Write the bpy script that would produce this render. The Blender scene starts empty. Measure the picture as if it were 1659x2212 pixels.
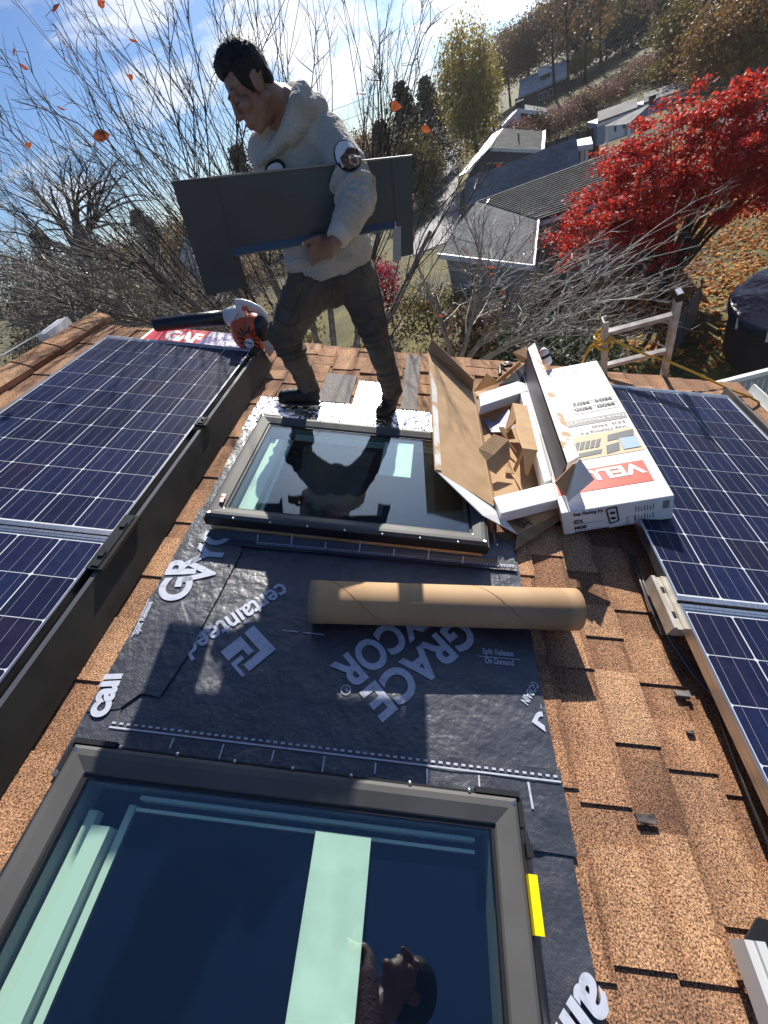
import bpy, bmesh, math, random
import numpy as np
from mathutils import Vector, Matrix, noise
random.seed(7)
SC = bpy.context.scene
COL = SC.collection
# ------------------------------------------------------------------ frames
# roof frame: x = down the slope, y = along the ridge (away from the camera), z = normal to the roof
TH = math.radians(22)
MR = Matrix(((math.cos(TH), 0, math.sin(TH)), (0, 1, 0), (-math.sin(TH), 0, math.cos(TH))))
MRn = np.array(MR)
CAM = np.array((-1.046, -2.529, 1.337))
def rodr(w):
    w = np.array(w); t = np.linalg.norm(w); k = w / t
    K = np.array([[0, -k[2], k[1]], [k[2], 0, -k[0]], [-k[1], k[0], 0]])
    return np.eye(3) + math.sin(t) * K + (1 - math.cos(t)) * K @ K
RC = rodr((2.3529, .1364, .0166))
FD = 1159.8 / 1.302                      # focal length, in units of a 1659 x 2212 picture
CW = MRn @ CAM
def ray(x, y):
    d = RC.T @ np.array([(x - 829.5) / FD, (y - 1106) / FD, 1.]); return d / np.linalg.norm(d)
def onz(x, y, z=0.):                     # survey helpers: where a sight line meets a plane of the roof frame
    d = ray(x, y); return Vector(CAM + d * (z - CAM[2]) / d[2])
def ony(x, y, Y):
    d = ray(x, y); return Vector(CAM + d * (Y - CAM[1]) / d[1])
def wr(x, y, r):                         # ... or a given horizontal range, in world axes
    d = MRn @ ray(x, y); return Vector(CW + d * (r / math.hypot(d[0], d[1])))
def wd(x, y, drop):                      # ... or a level so many metres below the eye
    d = MRn @ ray(x, y); return Vector(CW + d * (-drop / d[2]))
def W(v): return MR @ Vector(v)
UP = Vector((-math.sin(TH), 0, math.cos(TH)))   # gravity up in the roof frame

# ------------------------------------------------------------------ materials
def mk(name, col, rough=.6, metal=0., coat=0., ramp=None, nscale=8., bump=None, spec=.5, island=None, detail=4, dist=.02, coords='Object', sheen=0, sss=0, trans=0, stretch=None, ramp2=None, n2=60):
    m = bpy.data.materials.new(name); m.use_nodes = True
    nt = m.node_tree; b = nt.nodes['Principled BSDF']
    b.inputs['Base Color'].default_value = (*col, 1); b.inputs['Roughness'].default_value = rough
    b.inputs['Metallic'].default_value = metal; b.inputs['Coat Weight'].default_value = coat
    b.inputs['Coat Roughness'].default_value = .06
    b.inputs['Specular IOR Level'].default_value = spec
    if sheen: b.inputs['Sheen Weight'].default_value = sheen
    if sss: b.inputs['Subsurface Weight'].default_value = sss; b.inputs['Subsurface Radius'].default_value = (.01, .004, .002)
    tc = nt.nodes.new('ShaderNodeTexCoord'); vec = tc.outputs[coords]
    if stretch:
        mp = nt.nodes.new('ShaderNodeMapping'); mp.inputs['Scale'].default_value = stretch
        nt.links.new(vec, mp.inputs['Vector']); vec = mp.outputs['Vector']
    out = None
    def rmp(src, stops):
        r = nt.nodes.new('ShaderNodeValToRGB'); e = r.color_ramp.elements
        while len(e) < len(stops): e.new(.5)
        for k, (p, c) in enumerate(stops): e[k].position = p; e[k].color = (*c, 1)
        nt.links.new(src, r.inputs['Fac']); return r.outputs['Color']
    if ramp:
        n = nt.nodes.new('ShaderNodeTexNoise'); n.inputs['Scale'].default_value = nscale; n.inputs['Detail'].default_value = detail
        nt.links.new(vec, n.inputs['Vector']); out = rmp(n.outputs['Fac'], ramp)
    if island:
        g = nt.nodes.new('ShaderNodeNewGeometry'); o2 = rmp(g.outputs['Random Per Island'], island)
        if out is None: out = o2
        else:
            mx = nt.nodes.new('ShaderNodeMix'); mx.data_type = 'RGBA'; mx.blend_type = 'MULTIPLY'; mx.inputs[0].default_value = 1
            nt.links.new(out, mx.inputs[6]); nt.links.new(o2, mx.inputs[7]); out = mx.outputs[2]
    if ramp2:
        n = nt.nodes.new('ShaderNodeTexNoise'); n.inputs['Scale'].default_value = n2; n.inputs['Detail'].default_value = 2
        nt.links.new(vec, n.inputs['Vector']); o2 = rmp(n.outputs['Fac'], ramp2)
        if out is None: out = o2
        else:
            mx = nt.nodes.new('ShaderNodeMix'); mx.data_type = 'RGBA'; mx.blend_type = 'MULTIPLY'; mx.inputs[0].default_value = 1
            nt.links.new(out, mx.inputs[6]); nt.links.new(o2, mx.inputs[7]); out = mx.outputs[2]
    if out is not None: nt.links.new(out, b.inputs['Base Color'])
    if bump:
        prev = None
        for (sc, st, kind) in (bump if isinstance(bump, list) else [bump]):
            n = nt.nodes.new('ShaderNodeTexVoronoi' if kind == 'v' else 'ShaderNodeTexNoise')
            n.inputs['Scale'].default_value = sc
            if kind != 'v': n.inputs['Detail'].default_value = 4
            nt.links.new(vec, n.inputs['Vector'])
            bp = nt.nodes.new('ShaderNodeBump'); bp.inputs['Strength'].default_value = st; bp.inputs['Distance'].default_value = dist
            nt.links.new(n.outputs['Distance' if kind == 'v' else 'Fac'], bp.inputs['Height'])
            if prev: nt.links.new(prev, bp.inputs['Normal'])
            prev = bp.outputs['Normal']
        nt.links.new(prev, b.inputs['Normal'])
    if trans:
        o = nt.nodes['Material Output']; tr = nt.nodes.new('ShaderNodeBsdfTranslucent'); ms = nt.nodes.new('ShaderNodeMixShader')
        ms.inputs[0].default_value = trans
        if out is not None: nt.links.new(out, tr.inputs['Color'])
        else: tr.inputs['Color'].default_value = (*col, 1)
        nt.links.new(b.outputs[0], ms.inputs[1]); nt.links.new(tr.outputs[0], ms.inputs[2]); nt.links.new(ms.outputs[0], o.inputs[0])
    return m

# ------------------------------------------------------------------ mesh builder
class MB:
    def __init__(s): s.v = []; s.f = []
    def add(s, vs, fs):
        o = len(s.v); s.v += [tuple(v) for v in vs]; s.f += [tuple(i + o for i in f) for f in fs]; return s
    def quad(s, a, b, c, d): return s.add([a, b, c, d], [(0, 1, 2, 3)])
    def box(s, c, size, M=None):
        hx, hy, hz = size[0] / 2, size[1] / 2, size[2] / 2
        vs = [Vector((x, y, z)) for z in (-hz, hz) for x, y in ((-hx, -hy), (hx, -hy), (hx, hy), (-hx, hy))]
        if M is not None: vs = [M @ v for v in vs]
        c = Vector(c)
        return s.add([v + c for v in vs], [(3, 2, 1, 0), (4, 5, 6, 7), (0, 1, 5, 4), (1, 2, 6, 5), (2, 3, 7, 6), (3, 0, 4, 7)])
    def bx(s, x0, x1, y0, y1, z0, z1): return s.box(((x0 + x1) / 2, (y0 + y1) / 2, (z0 + z1) / 2), (x1 - x0, y1 - y0, z1 - z0))
    def slab(s, pts, t, n=None):             # polygon sheet with thickness t against its normal
        pts = [Vector(p) for p in pts]
        if n is None:
            n = Vector((0, 0, 0))
            for i in range(len(pts)): n += pts[i].cross(pts[(i + 1) % len(pts)])
            n.normalize()
        k = len(pts); lo = [p - Vector(n) * t for p in pts]
        return s.add(pts + lo, [tuple(range(k)), tuple(range(2 * k - 1, k - 1, -1))] + [(i, i + k, (i + 1) % k + k, (i + 1) % k) for i in range(k)])
    def bar(s, a, b, w, h, ref=(0, 0, 1)):
        a, b = Vector(a), Vector(b); d = (b - a); L = d.length; d.normalize()
        x = d.cross(Vector(ref)).normalized(); y = x.cross(d).normalized()
        return s.box((a + b) / 2, (w, L, h), Matrix((x, d, y)).transposed())
    def tube(s, pts, rad, n=6, cap=True):
        pts = [Vector(p) for p in pts]
        if not hasattr(rad, '__len__'): rad = [rad] * len(pts)
        vs, fs = [], []; px = None
        for i, p in enumerate(pts):
            d = (pts[min(i + 1, len(pts) - 1)] - pts[max(i - 1, 0)])
            if d.length < 1e-9: d = Vector((0, 0, 1))
            d.normalize()
            if px is None:
                px = d.orthogonal().normalized()
            px = (px - d * px.dot(d))
            if px.length < 1e-6: px = d.orthogonal()
            px.normalize(); py = d.cross(px)
            for k in range(n):
                a = 2 * math.pi * k / n; vs.append(p + (px * math.cos(a) + py * math.sin(a)) * rad[i])
        m = len(pts)
        for i in range(m - 1):
            for k in range(n): fs.append((i * n + k, i * n + (k + 1) % n, (i + 1) * n + (k + 1) % n, (i + 1) * n + k))
        if cap: fs.append(tuple(range(n - 1, -1, -1))); fs.append(tuple((m - 1) * n + k for k in range(n)))
        return s.add(vs, fs)
    def cap(s, p0, r0, p1, r1, n=14, m=5):    # capsule with different end radii
        p0, p1 = Vector(p0), Vector(p1); d = p1 - p0; L = d.length
        d = d.normalized() if L > 1e-6 else Vector((0, 0, 1))
        pts, rad = [], []
        for i in range(m):
            a = math.pi / 2 * (i + .08) / m; pts.append(p0 - d * r0 * math.cos(a)); rad.append(r0 * math.sin(a))
        for i in range(m, -1, -1):
            a = math.pi / 2 * (i + .08) / (m + .08); pts.append(p1 + d * r1 * math.cos(a)); rad.append(max(r1 * math.sin(a), 1e-4))
        return s.tube(pts, rad, n)
    def ell(s, c, r, M=None, n=16, m=10):
        vs, fs = [], []; c = Vector(c)
        for i in range(m + 1):
            a = math.pi * i / m
            for k in range(n):
                b = 2 * math.pi * k / n
                v = Vector((r[0] * math.sin(a) * math.cos(b), r[1] * math.sin(a) * math.sin(b), r[2] * math.cos(a)))
                vs.append((M @ v if M is not None else v) + c)
        for i in range(m):
            for k in range(n): fs.append((i * n + k, (i + 1) * n + k, (i + 1) * n + (k + 1) % n, i * n + (k + 1) % n))
        return s.add(vs, fs)
    def lathe(s, prof, c=(0, 0, 0), n=24, M=None):
        vs, fs = [], []; c = Vector(c)
        for (r, z) in prof:
            for k in range(n):
                a = 2 * math.pi * k / n; v = Vector((r * math.cos(a), r * math.sin(a), z))
                vs.append((M @ v if M is not None else v) + c)
        for i in range(len(prof) - 1):
            for k in range(n): fs.append((i * n + k, i * n + (k + 1) % n, (i + 1) * n + (k + 1) % n, (i + 1) * n + k))
        return s.add(vs, fs)
    def xf(s, fn): s.v = [tuple(fn(Vector(v))) for v in s.v]; return s
    def mesh(s, name, roof=True, off=(0, 0, 0)):
        me = bpy.data.meshes.new(name); o = Vector(off)
        me.from_pydata([tuple((W(v) if roof else Vector(v)) - o) for v in s.v], [], s.f); me.update(); return me
    def build(s, name, m, parent=None, roof=True, smooth=False, loc=None, bevel=0, weld=False):
        off = parent_off(parent) if parent else (Vector(loc) if loc is not None else Vector((0, 0, 0)))
        me = s.mesh(name, roof, off)
        if weld:
            b = bmesh.new(); b.from_mesh(me); bmesh.ops.remove_doubles(b, verts=b.verts, dist=1e-5); bmesh.ops.recalc_face_normals(b, faces=b.faces); b.to_mesh(me); b.free()
        o = bpy.data.objects.new(name, me); COL.objects.link(o)
        for mm in (m if isinstance(m, (list, tuple)) else [m]): me.materials.append(mm)
        if parent: o.parent = parent
        elif loc is not None: o.location = loc
        if smooth:
            for p in me.polygons: p.use_smooth = True
        if bevel:
            md = o.modifiers.new('b', 'BEVEL'); md.width = bevel; md.segments = 2; md.limit_method = 'ANGLE'
        return o
def parent_off(p):
    o = Vector((0, 0, 0))
    while p: o += p.location; p = p.parent
    return o
def tag(o, label=None, cat=None, group=None, kind=None):
    if label: o['label'] = label
    if cat: o['category'] = cat
    if group: o['group'] = group
    if kind: o['kind'] = kind
    return o
def thing(name, label, cat, loc, roof=True, group=None):
    o = bpy.data.objects.new(name, None); COL.objects.link(o); o.location = W(loc) if roof else Vector(loc)
    o.empty_display_size = .1
    return tag(o, label, cat, group)
def clip2(me_v, me_f, planes):
    b = bmesh.new(); vs = [b.verts.new(v) for v in me_v]
    for f in me_f:
        try: b.faces.new([vs[i] for i in f])
        except Exception: pass
    for co, no in planes:
        bmesh.ops.bisect_plane(b, geom=b.verts[:] + b.edges[:] + b.faces[:], plane_co=co, plane_no=no, clear_outer=True)
    b.verts.ensure_lookup_table(); b.verts.index_update()
    v = [x.co.copy() for x in b.verts]; f = [tuple(x.index for x in q.verts) for q in b.faces]; b.free(); return v, f
def text_geo(txt, size=1., weight=0., align='LEFT', spacing=1.):
    cu = bpy.data.curves.new('t', 'FONT'); cu.body = txt; cu.size = size; cu.offset = weight; cu.align_x = align; cu.space_character = spacing
    cu.resolution_u = 8
    ob = bpy.data.objects.new('t', cu); COL.objects.link(ob)
    dg = bpy.context.evaluated_depsgraph_get(); me = bpy.data.meshes.new_from_object(ob.evaluated_get(dg))
    v = [x.co.copy() for x in me.vertices]; f = [tuple(p.vertices) for p in me.polygons]
    bpy.data.objects.remove(ob); bpy.data.curves.remove(cu); bpy.data.meshes.remove(me)
    return v, f
def put_text(mb, txt, org, right, up, size, weight=0., fit=None, align='LEFT', planes=None, lift=0):
    """flat lettering with its base line at org running along right; fit stretches it to that length"""
    v, f = text_geo(txt, 1., weight / size, align)
    if not v: return mb
    w = max(p.x for p in v) - min(p.x for p in v); x0 = min(p.x for p in v) if align == 'LEFT' else 0
    kx = fit / w if fit else size
    right = Vector(right).normalized(); up = Vector(up).normalized(); n = right.cross(up).normalized()
    vs = [Vector(org) + right * ((p.x - x0) * kx) + up * (p.y * size) + n * lift for p in v]
    if planes: vs, f = clip2(vs, f, planes)
    mb.add(vs, f); return mb
def evalmesh(mb, name, voxel, smooth=6, roof=True, off=(0, 0, 0), fac=.5):
    me = mb.mesh(name, roof, off); ob = bpy.data.objects.new(name, me); COL.objects.link(ob)
    r = ob.modifiers.new('r', 'REMESH'); r.mode = 'VOXEL'; r.voxel_size = voxel
    if smooth: sm = ob.modifiers.new('s', 'SMOOTH'); sm.iterations = smooth; sm.factor = fac
    dg = bpy.context.evaluated_depsgraph_get(); out = bpy.data.meshes.new_from_object(ob.evaluated_get(dg))
    bpy.data.objects.remove(ob); bpy.data.meshes.remove(me); out.name = name
    for p in out.polygons: p.use_smooth = True
    return out
def objmesh(name, me, m, parent):
    o = bpy.data.objects.new(name, me); COL.objects.link(o); me.materials.clear(); me.materials.append(m); o.parent = parent; return o

# ------------------------------------------------------------------ camera, light, sky
cd = bpy.data.cameras.new('camera'); cam = bpy.data.objects.new('camera', cd); COL.objects.link(cam); SC.camera = cam
cd.sensor_fit = 'VERTICAL'; cd.sensor_height = 24; cd.lens = 24 * FD / 2212; cd.clip_start = .02; cd.clip_end = 3000
Rw = MRn @ RC.T      # columns: camera right, down, forward in world axes
cam.matrix_world = Matrix.Translation(Vector(CW)) @ Matrix([[Rw[i][0], -Rw[i][1], -Rw[i][2]] for i in range(3)]).to_4x4()
SUN = W(Vector((-.22, 1.64, 1.)).normalized())
sl = bpy.data.lights.new('sun', 'SUN'); sl.energy = 5; sl.angle = math.radians(.53); sl.color = (1, .95, .86)
so = bpy.data.objects.new('sun', sl); COL.objects.link(so); so.location = (0, 0, 30)
so.rotation_mode = 'QUATERNION'; so.rotation_quaternion = SUN.to_track_quat('Z', 'Y')
wo = bpy.data.worlds.new('World'); SC.world = wo; wo.use_nodes = True
nt = wo.node_tree; bg = nt.nodes['Background']
sk = nt.nodes.new('ShaderNodeTexSky'); sk.sky_type = 'NISHITA'; sk.sun_disc = False
sk.sun_elevation = math.asin(SUN.z); sk.sun_rotation = math.atan2(SUN.x, SUN.y); sk.altitude = 100; sk.dust_density = .05; sk.ozone_density = 2.2
tc = nt.nodes.new('ShaderNodeTexCoord'); mp = nt.nodes.new('ShaderNodeMapping'); mp.inputs['Scale'].default_value = (1.6, 1.6, 4.6); mp.inputs['Location'].default_value = (.35, .2, .4)
nt.links.new(tc.outputs['Generated'], mp.inputs['Vector'])
n1 = nt.nodes.new('ShaderNodeTexNoise'); n1.inputs['Scale'].default_value = 2.6; n1.inputs['Detail'].default_value = 7; n1.inputs['Roughness'].default_value = .58; n1.inputs['Distortion'].default_value = .3
nt.links.new(mp.outputs[0], n1.inputs['Vector'])
rp = nt.nodes.new('ShaderNodeValToRGB'); rp.color_ramp.elements[0].position = .50; rp.color_ramp.elements[1].position = .64
nt.links.new(n1.outputs['Fac'], rp.inputs['Fac'])
# clouds thin out overhead and behind the camera, thicker in the south-west
sx = nt.nodes.new('ShaderNodeSeparateXYZ'); nt.links.new(tc.outputs['Generated'], sx.inputs[0])
mr = nt.nodes.new('ShaderNodeMapRange'); mr.inputs[1].default_value = .45; mr.inputs[2].default_value = .15; nt.links.new(sx.outputs['Z'], mr.inputs[0])
mr2 = nt.nodes.new('ShaderNodeMapRange'); mr2.inputs[1].default_value = -.5; mr2.inputs[2].default_value = .3; nt.links.new(sx.outputs['Y'], mr2.inputs[0])
mm = nt.nodes.new('ShaderNodeMath'); mm.operation = 'MULTIPLY'; nt.links.new(mr.outputs[0], mm.inputs[0]); nt.links.new(mr2.outputs[0], mm.inputs[1])
mc = nt.nodes.new('ShaderNodeMath'); mc.operation = 'MULTIPLY'; nt.links.new(rp.outputs['Color'], mc.inputs[0]); nt.links.new(mm.outputs[0], mc.inputs[1])
cl = nt.nodes.new('ShaderNodeMix'); cl.data_type = 'RGBA'; nt.links.new(mc.outputs[0], cl.inputs[0]); tn = nt.nodes.new('ShaderNodeMix'); tn.data_type = 'RGBA'; tn.blend_type = 'MULTIPLY'; tn.inputs[0].default_value = 1; tn.inputs[7].default_value = (.66, .88, 1.22, 1); nt.links.new(sk.outputs[0], tn.inputs[6]); nt.links.new(tn.outputs[2], cl.inputs[6])
cl.inputs[7].default_value = (12.5, 12.7, 13.2, 1)
# bright aureole of the thin air round the sun
dv = nt.nodes.new('ShaderNodeVectorMath'); dv.operation = 'DOT_PRODUCT'; dv.inputs[1].default_value = SUN; nt.links.new(tc.outputs['Generated'], dv.inputs[0])
m0 = nt.nodes.new('ShaderNodeMath'); m0.operation = 'MAXIMUM'; m0.inputs[1].default_value = 0; nt.links.new(dv.outputs['Value'], m0.inputs[0])
m1 = nt.nodes.new('ShaderNodeMath'); m1.operation = 'POWER'; m1.inputs[1].default_value = 16; nt.links.new(m0.outputs[0], m1.inputs[0])
m2 = nt.nodes.new('ShaderNodeMath'); m2.operation = 'MULTIPLY'; m2.inputs[1].default_value = 11; nt.links.new(m1.outputs[0], m2.inputs[0])
au = nt.nodes.new('ShaderNodeMix'); au.data_type = 'RGBA'; au.blend_type = 'ADD'; au.inputs[0].default_value = 1; nt.links.new(cl.outputs[2], au.inputs[6]); nt.links.new(m2.outputs[0], au.inputs[7])
nt.links.new(au.outputs[2], bg.inputs['Color']); bg.inputs['Strength'].default_value = .05
SC.view_settings.view_transform = 'Standard'; SC.view_settings.look = 'None'; SC.view_settings.exposure = .75; SC.view_settings.gamma = 1
SC.cycles.max_bounces = 8; SC.cycles.transparent_max_bounces = 24; SC.cycles.sample_clamp_indirect = 6
SC.cycles.use_denoising = True
# ================================================================== the roof being worked on
M_sh = mk('asphalt_shingle', (.3, .17, .09), .95, ramp=[(.28, (.62, .56, .52)), (.5, (.95, .9, .84)), (.72, (1.2, 1.12, 1.02))], nscale=5,
          island=[(0, (.30, .168, .10)), (.25, (.42, .25, .15)), (.5, (.34, .195, .115)), (.75, (.46, .295, .18)), (1, (.38, .22, .13))],
          ramp2=[(.36, (.16, .12, .11)), (.46, (.75, .68, .62)), (.56, (1.1, 1.1, 1.1)), (.66, (1.75, 1.7, 1.6))], n2=260, bump=[(240, .5, 'n')], dist=.004)
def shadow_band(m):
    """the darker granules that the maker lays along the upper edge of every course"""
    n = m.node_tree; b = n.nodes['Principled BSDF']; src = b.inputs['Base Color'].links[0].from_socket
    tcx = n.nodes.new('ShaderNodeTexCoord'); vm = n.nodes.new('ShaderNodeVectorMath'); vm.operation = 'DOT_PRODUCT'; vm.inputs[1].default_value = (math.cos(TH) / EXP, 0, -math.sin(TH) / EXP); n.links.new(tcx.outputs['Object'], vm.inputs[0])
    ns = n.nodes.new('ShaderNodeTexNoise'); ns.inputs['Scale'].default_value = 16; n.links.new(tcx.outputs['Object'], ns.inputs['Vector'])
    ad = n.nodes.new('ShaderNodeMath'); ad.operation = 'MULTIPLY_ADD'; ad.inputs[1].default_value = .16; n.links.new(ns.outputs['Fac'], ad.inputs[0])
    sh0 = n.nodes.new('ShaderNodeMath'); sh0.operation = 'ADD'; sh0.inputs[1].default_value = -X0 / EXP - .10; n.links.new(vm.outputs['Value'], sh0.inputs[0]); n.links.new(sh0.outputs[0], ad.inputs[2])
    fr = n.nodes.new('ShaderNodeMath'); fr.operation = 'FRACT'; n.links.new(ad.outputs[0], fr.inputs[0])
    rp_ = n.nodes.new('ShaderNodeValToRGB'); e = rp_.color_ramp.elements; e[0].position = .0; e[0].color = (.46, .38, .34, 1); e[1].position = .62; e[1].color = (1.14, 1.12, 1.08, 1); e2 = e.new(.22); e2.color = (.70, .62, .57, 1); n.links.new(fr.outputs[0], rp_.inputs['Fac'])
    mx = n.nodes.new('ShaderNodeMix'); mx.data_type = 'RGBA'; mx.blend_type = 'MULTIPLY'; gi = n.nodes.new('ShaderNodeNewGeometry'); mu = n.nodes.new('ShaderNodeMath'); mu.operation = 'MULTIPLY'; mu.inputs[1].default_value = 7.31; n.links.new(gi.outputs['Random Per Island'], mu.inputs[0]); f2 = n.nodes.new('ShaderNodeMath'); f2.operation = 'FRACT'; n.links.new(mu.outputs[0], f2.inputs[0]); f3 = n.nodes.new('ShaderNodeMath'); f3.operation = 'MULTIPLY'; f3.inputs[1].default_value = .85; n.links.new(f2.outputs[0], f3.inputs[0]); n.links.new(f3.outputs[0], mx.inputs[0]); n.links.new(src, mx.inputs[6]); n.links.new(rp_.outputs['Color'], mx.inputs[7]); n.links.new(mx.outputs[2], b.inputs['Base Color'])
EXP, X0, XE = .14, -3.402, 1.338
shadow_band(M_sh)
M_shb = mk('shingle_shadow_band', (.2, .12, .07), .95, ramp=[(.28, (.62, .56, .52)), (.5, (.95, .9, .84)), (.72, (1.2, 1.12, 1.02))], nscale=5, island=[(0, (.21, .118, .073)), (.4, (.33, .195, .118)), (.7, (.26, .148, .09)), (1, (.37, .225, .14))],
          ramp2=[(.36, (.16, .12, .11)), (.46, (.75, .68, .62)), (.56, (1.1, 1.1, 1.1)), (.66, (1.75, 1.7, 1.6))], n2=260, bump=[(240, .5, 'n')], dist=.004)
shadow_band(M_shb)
M_shg = mk('bare_shingle_felt', (.2, .18, .16), .95, ramp2=[(.35, (.10, .09, .085)), (.5, (.2, .18, .165)), (.65, (.38, .35, .32))], n2=240, bump=(240, .5, 'n'), dist=.004)
M_alu = mk('mill_aluminium', (.75, .76, .78), .32, 1., ramp=[(.3, (.62, .63, .66)), (.7, (.82, .82, .83))], nscale=30)
M_blk = mk('black_painted_metal', (.022, .02, .018), .42, 0, ramp=[(.3, (.016, .015, .014)), (.7, (.034, .031, .028))], nscale=9)
M_wht = mk('white_trim_paint', (.78, .78, .76), .5, ramp=[(.3, (.68, .68, .66)), (.7, (.82, .82, .8))], nscale=6)
house = thing('house', 'house under the camera with a brown shingled roof that carries the skylights and solar panels', 'house', (-1., .5, -1.))
EXP, X0, XE = .14, -3.402, 1.338
Y0, Y1 = -4.6, .5
sh = MB(); sb0 = MB(); grey = MB(); rnd = random.Random(3)
SK = [(-1.80, -.68, -1.43, -.70), (-1.80, -.68, -3.02, -2.28)]      # skylight openings are covered by their frames
i = 0; x = X0
while x < XE - 1e-3:
    x1 = min(x + EXP, XE); zt, zb = 0.0, .006
    y = Y0 - rnd.uniform(0, .25)
    while y < Y1:                     # base course, laid as strips so that each strip takes its own tone
        y2 = min(y + rnd.uniform(.18, .36), Y1)
        sb0.add([(x, y, zt), (x1, y, zb), (x1, y2, zb), (x, y2, zt), (x1, y, zb - .012), (x1, y2, zb - .012)], [(0, 1, 2, 3), (1, 4, 5, 2)])
        y = y2
    y = Y0 - rnd.uniform(0, .3)
    while y < Y1:                     # raised dragon-tooth tabs
        w = rnd.uniform(.12, .34); y2 = min(y + w, Y1)
        if y2 - y > .04:
            t = .006; j = rnd.uniform(-.004, .004)
            sh.add([(x - .004, y, zt + t + .0004), (x1 + j * .4, y, zb + t), (x1 + j * .4, y2, zb + t), (x - .004, y2, zt + t + .0004),
                    (x - .004, y, zt - .004), (x1 + j * .4, y, zb - .01), (x1 + j * .4, y2, zb - .01), (x - .004, y2, zt - .004)],
                   [(0, 1, 2, 3), (0, 4, 5, 1), (1, 5, 6, 2), (2, 6, 7, 3), (3, 7, 4, 0)])
        y = y2 + rnd.uniform(.08, .22)
    x = x1; i += 1
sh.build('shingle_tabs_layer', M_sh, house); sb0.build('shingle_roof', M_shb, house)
# courses stripped of their tabs above the far skylight
for (xa, xb, ya, yb) in ((-1.60, -1.40, -.31, .05), (-1.085, -.985, -.31, .44)):
    grey.bx(xa, xb, ya, yb, .0, .0135)
grey.build('stripped_course', M_shg, house)
for (xa, xb, ya, yb) in ((-.98, -.72, .2, .44), (-.97, -.86, -.1, .15), (-1.39, -1.10, .1, .36), (-1.72, -1.60, -.2, .4), (-.66, -.3, .22, .46)):
    tabs = MB()
    for k in range(int((yb - ya) / .12)):
        tabs.bx(xa, xb, ya + k * .125, ya + k * .125 + .118, .0, .0125 + rnd.uniform(0, .004))
    tabs.build('shingle_tab', M_sh, house)
cap = MB(); y = Y0
while y < Y1 - .02:                   # ridge cap shingles
    L = .3; z = .052
    cap.add([(-3.40, y, .004), (-3.40, y + L, .004), (-3.435, y, z), (-3.435, y + L, z - .006), (-3.52, y, z + .012), (-3.52, y + L, z + .006), (-3.66, y, -.04), (-3.66, y + L, -.046),
             (-3.40, y, z - .012), (-3.40, y + L, z - .018)],
            [(8, 9, 3, 2), (0, 1, 9, 8), (2, 3, 5, 4), (4, 5, 7, 6), (0, 8, 2, 4, 6)])
    y += L - .012
cap.build('ridge_cap', M_sh, house)
bk = MB(); # far slope
bk.quad((-3.6, Y0, -.02), (-3.6, Y1, -.02), tuple(Vector((-3.6, Y1, -.02)) + Vector((-.72, 0, -.69)) * 4.4), tuple(Vector((-3.6, Y0, -.02)) + Vector((-.72, 0, -.69)) * 4.4))
bk.build('far_slope', M_sh, house)
f = MB(); f.bx(-3.4, XE - .02, Y1 - .035, Y1 - .006, -.17, -.012); f.build('rake_board', M_wht, house)
f = MB(); f.bx(-3.6, XE, Y0, Y1 - .04, -.09, -.014); f.build('roof_deck', mk('plywood', (.4, .28, .16), .8), house)
g = MB()
for (a, b) in (((1.345, .0), (1.45, .0)),):
    g.bx(1.342, 1.354, Y0, Y1, -.10, .0); g.bx(1.354, 1.445, Y0, Y1, -.10, -.09); g.bx(1.445, 1.457, Y0, Y1, -.10, .012)
g.build('gutter', M_wht, house)
wl = MB()                             # the walls under it, in world axes
a, b = W((-3.5, 0, 0)), W((1.2, 0, 0))
wl.add([(-6.8, -4.5, -7.4), (b.x, -4.5, -7.4), (b.x, .38, -7.4), (-6.8, .38, -7.4), (-6.8, -4.5, -.6), (b.x, -4.5, -.75), (b.x, .38, -.75), (-6.8, .38, -.6), (a.x, -4.5, a.z - .15), (a.x, .38, a.z - .15)],
       [(1, 2, 6, 5), (3, 0, 4, 7), (0, 1, 5, 8, 4), (2, 3, 7, 9, 6)])
wl.build('wall', mk('pale_siding', (.55, .56, .55), .7), house, roof=False)
t = thing('metal_trim', 'bent white metal trim strip lying beyond the ridge at the far left roof edge', 'metal trim', (-3.6, .1, 0))
q = MB(); q.slab([(-3.60, -1.2, .075), (-3.575, -1.2, .085), (-3.585, .12, .085), (-3.61, .12, .075)], .004); q.build('strip', M_wht, t)
q = MB(); q.slab([(-3.63, .1, .06), (-3.54, .1, .085), (-3.56, .36, .1), (-3.65, .36, .07)], .05); q.build('end_piece', M_wht, t)

# ------------------------------------------------------------------ underlayment
M_mem = mk('roofing_membrane', (.035, .038, .045), .40, 0, ramp=[(.3, (.028, .031, .041)), (.7, (.054, .058, .072))], nscale=7, bump=[(5, .7, 'n'), (19, .45, 'n'), (60, .2, 'n')], dist=.012, spec=1.)
nt_ = M_mem.node_tree; wv = nt_.nodes.new('ShaderNodeTexWave'); wv.inputs['Scale'].default_value = 95; wv.bands_direction = 'DIAGONAL'
tco = nt_.nodes.new('ShaderNodeTexCoord'); nt_.links.new(tco.outputs['Object'], wv.inputs['Vector'])
bb = nt_.nodes.new('ShaderNodeBump'); bb.inputs['Strength'].default_value = .06; bb.inputs['Distance'].default_value = .003; nt_.links.new(wv.outputs['Fac'], bb.inputs['Height'])
pb = nt_.nodes['Principled BSDF']; lk = pb.inputs['Normal'].links[0].from_socket; nt_.links.new(lk, bb.inputs['Normal']); nt_.links.new(bb.outputs[0], pb.inputs['Normal'])
M_prt = mk('membrane_print', (.45, .48, .56), .5, ramp=[(.32, (.36, .39, .47)), (.5, (.48, .51, .60))], nscale=45)
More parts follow.
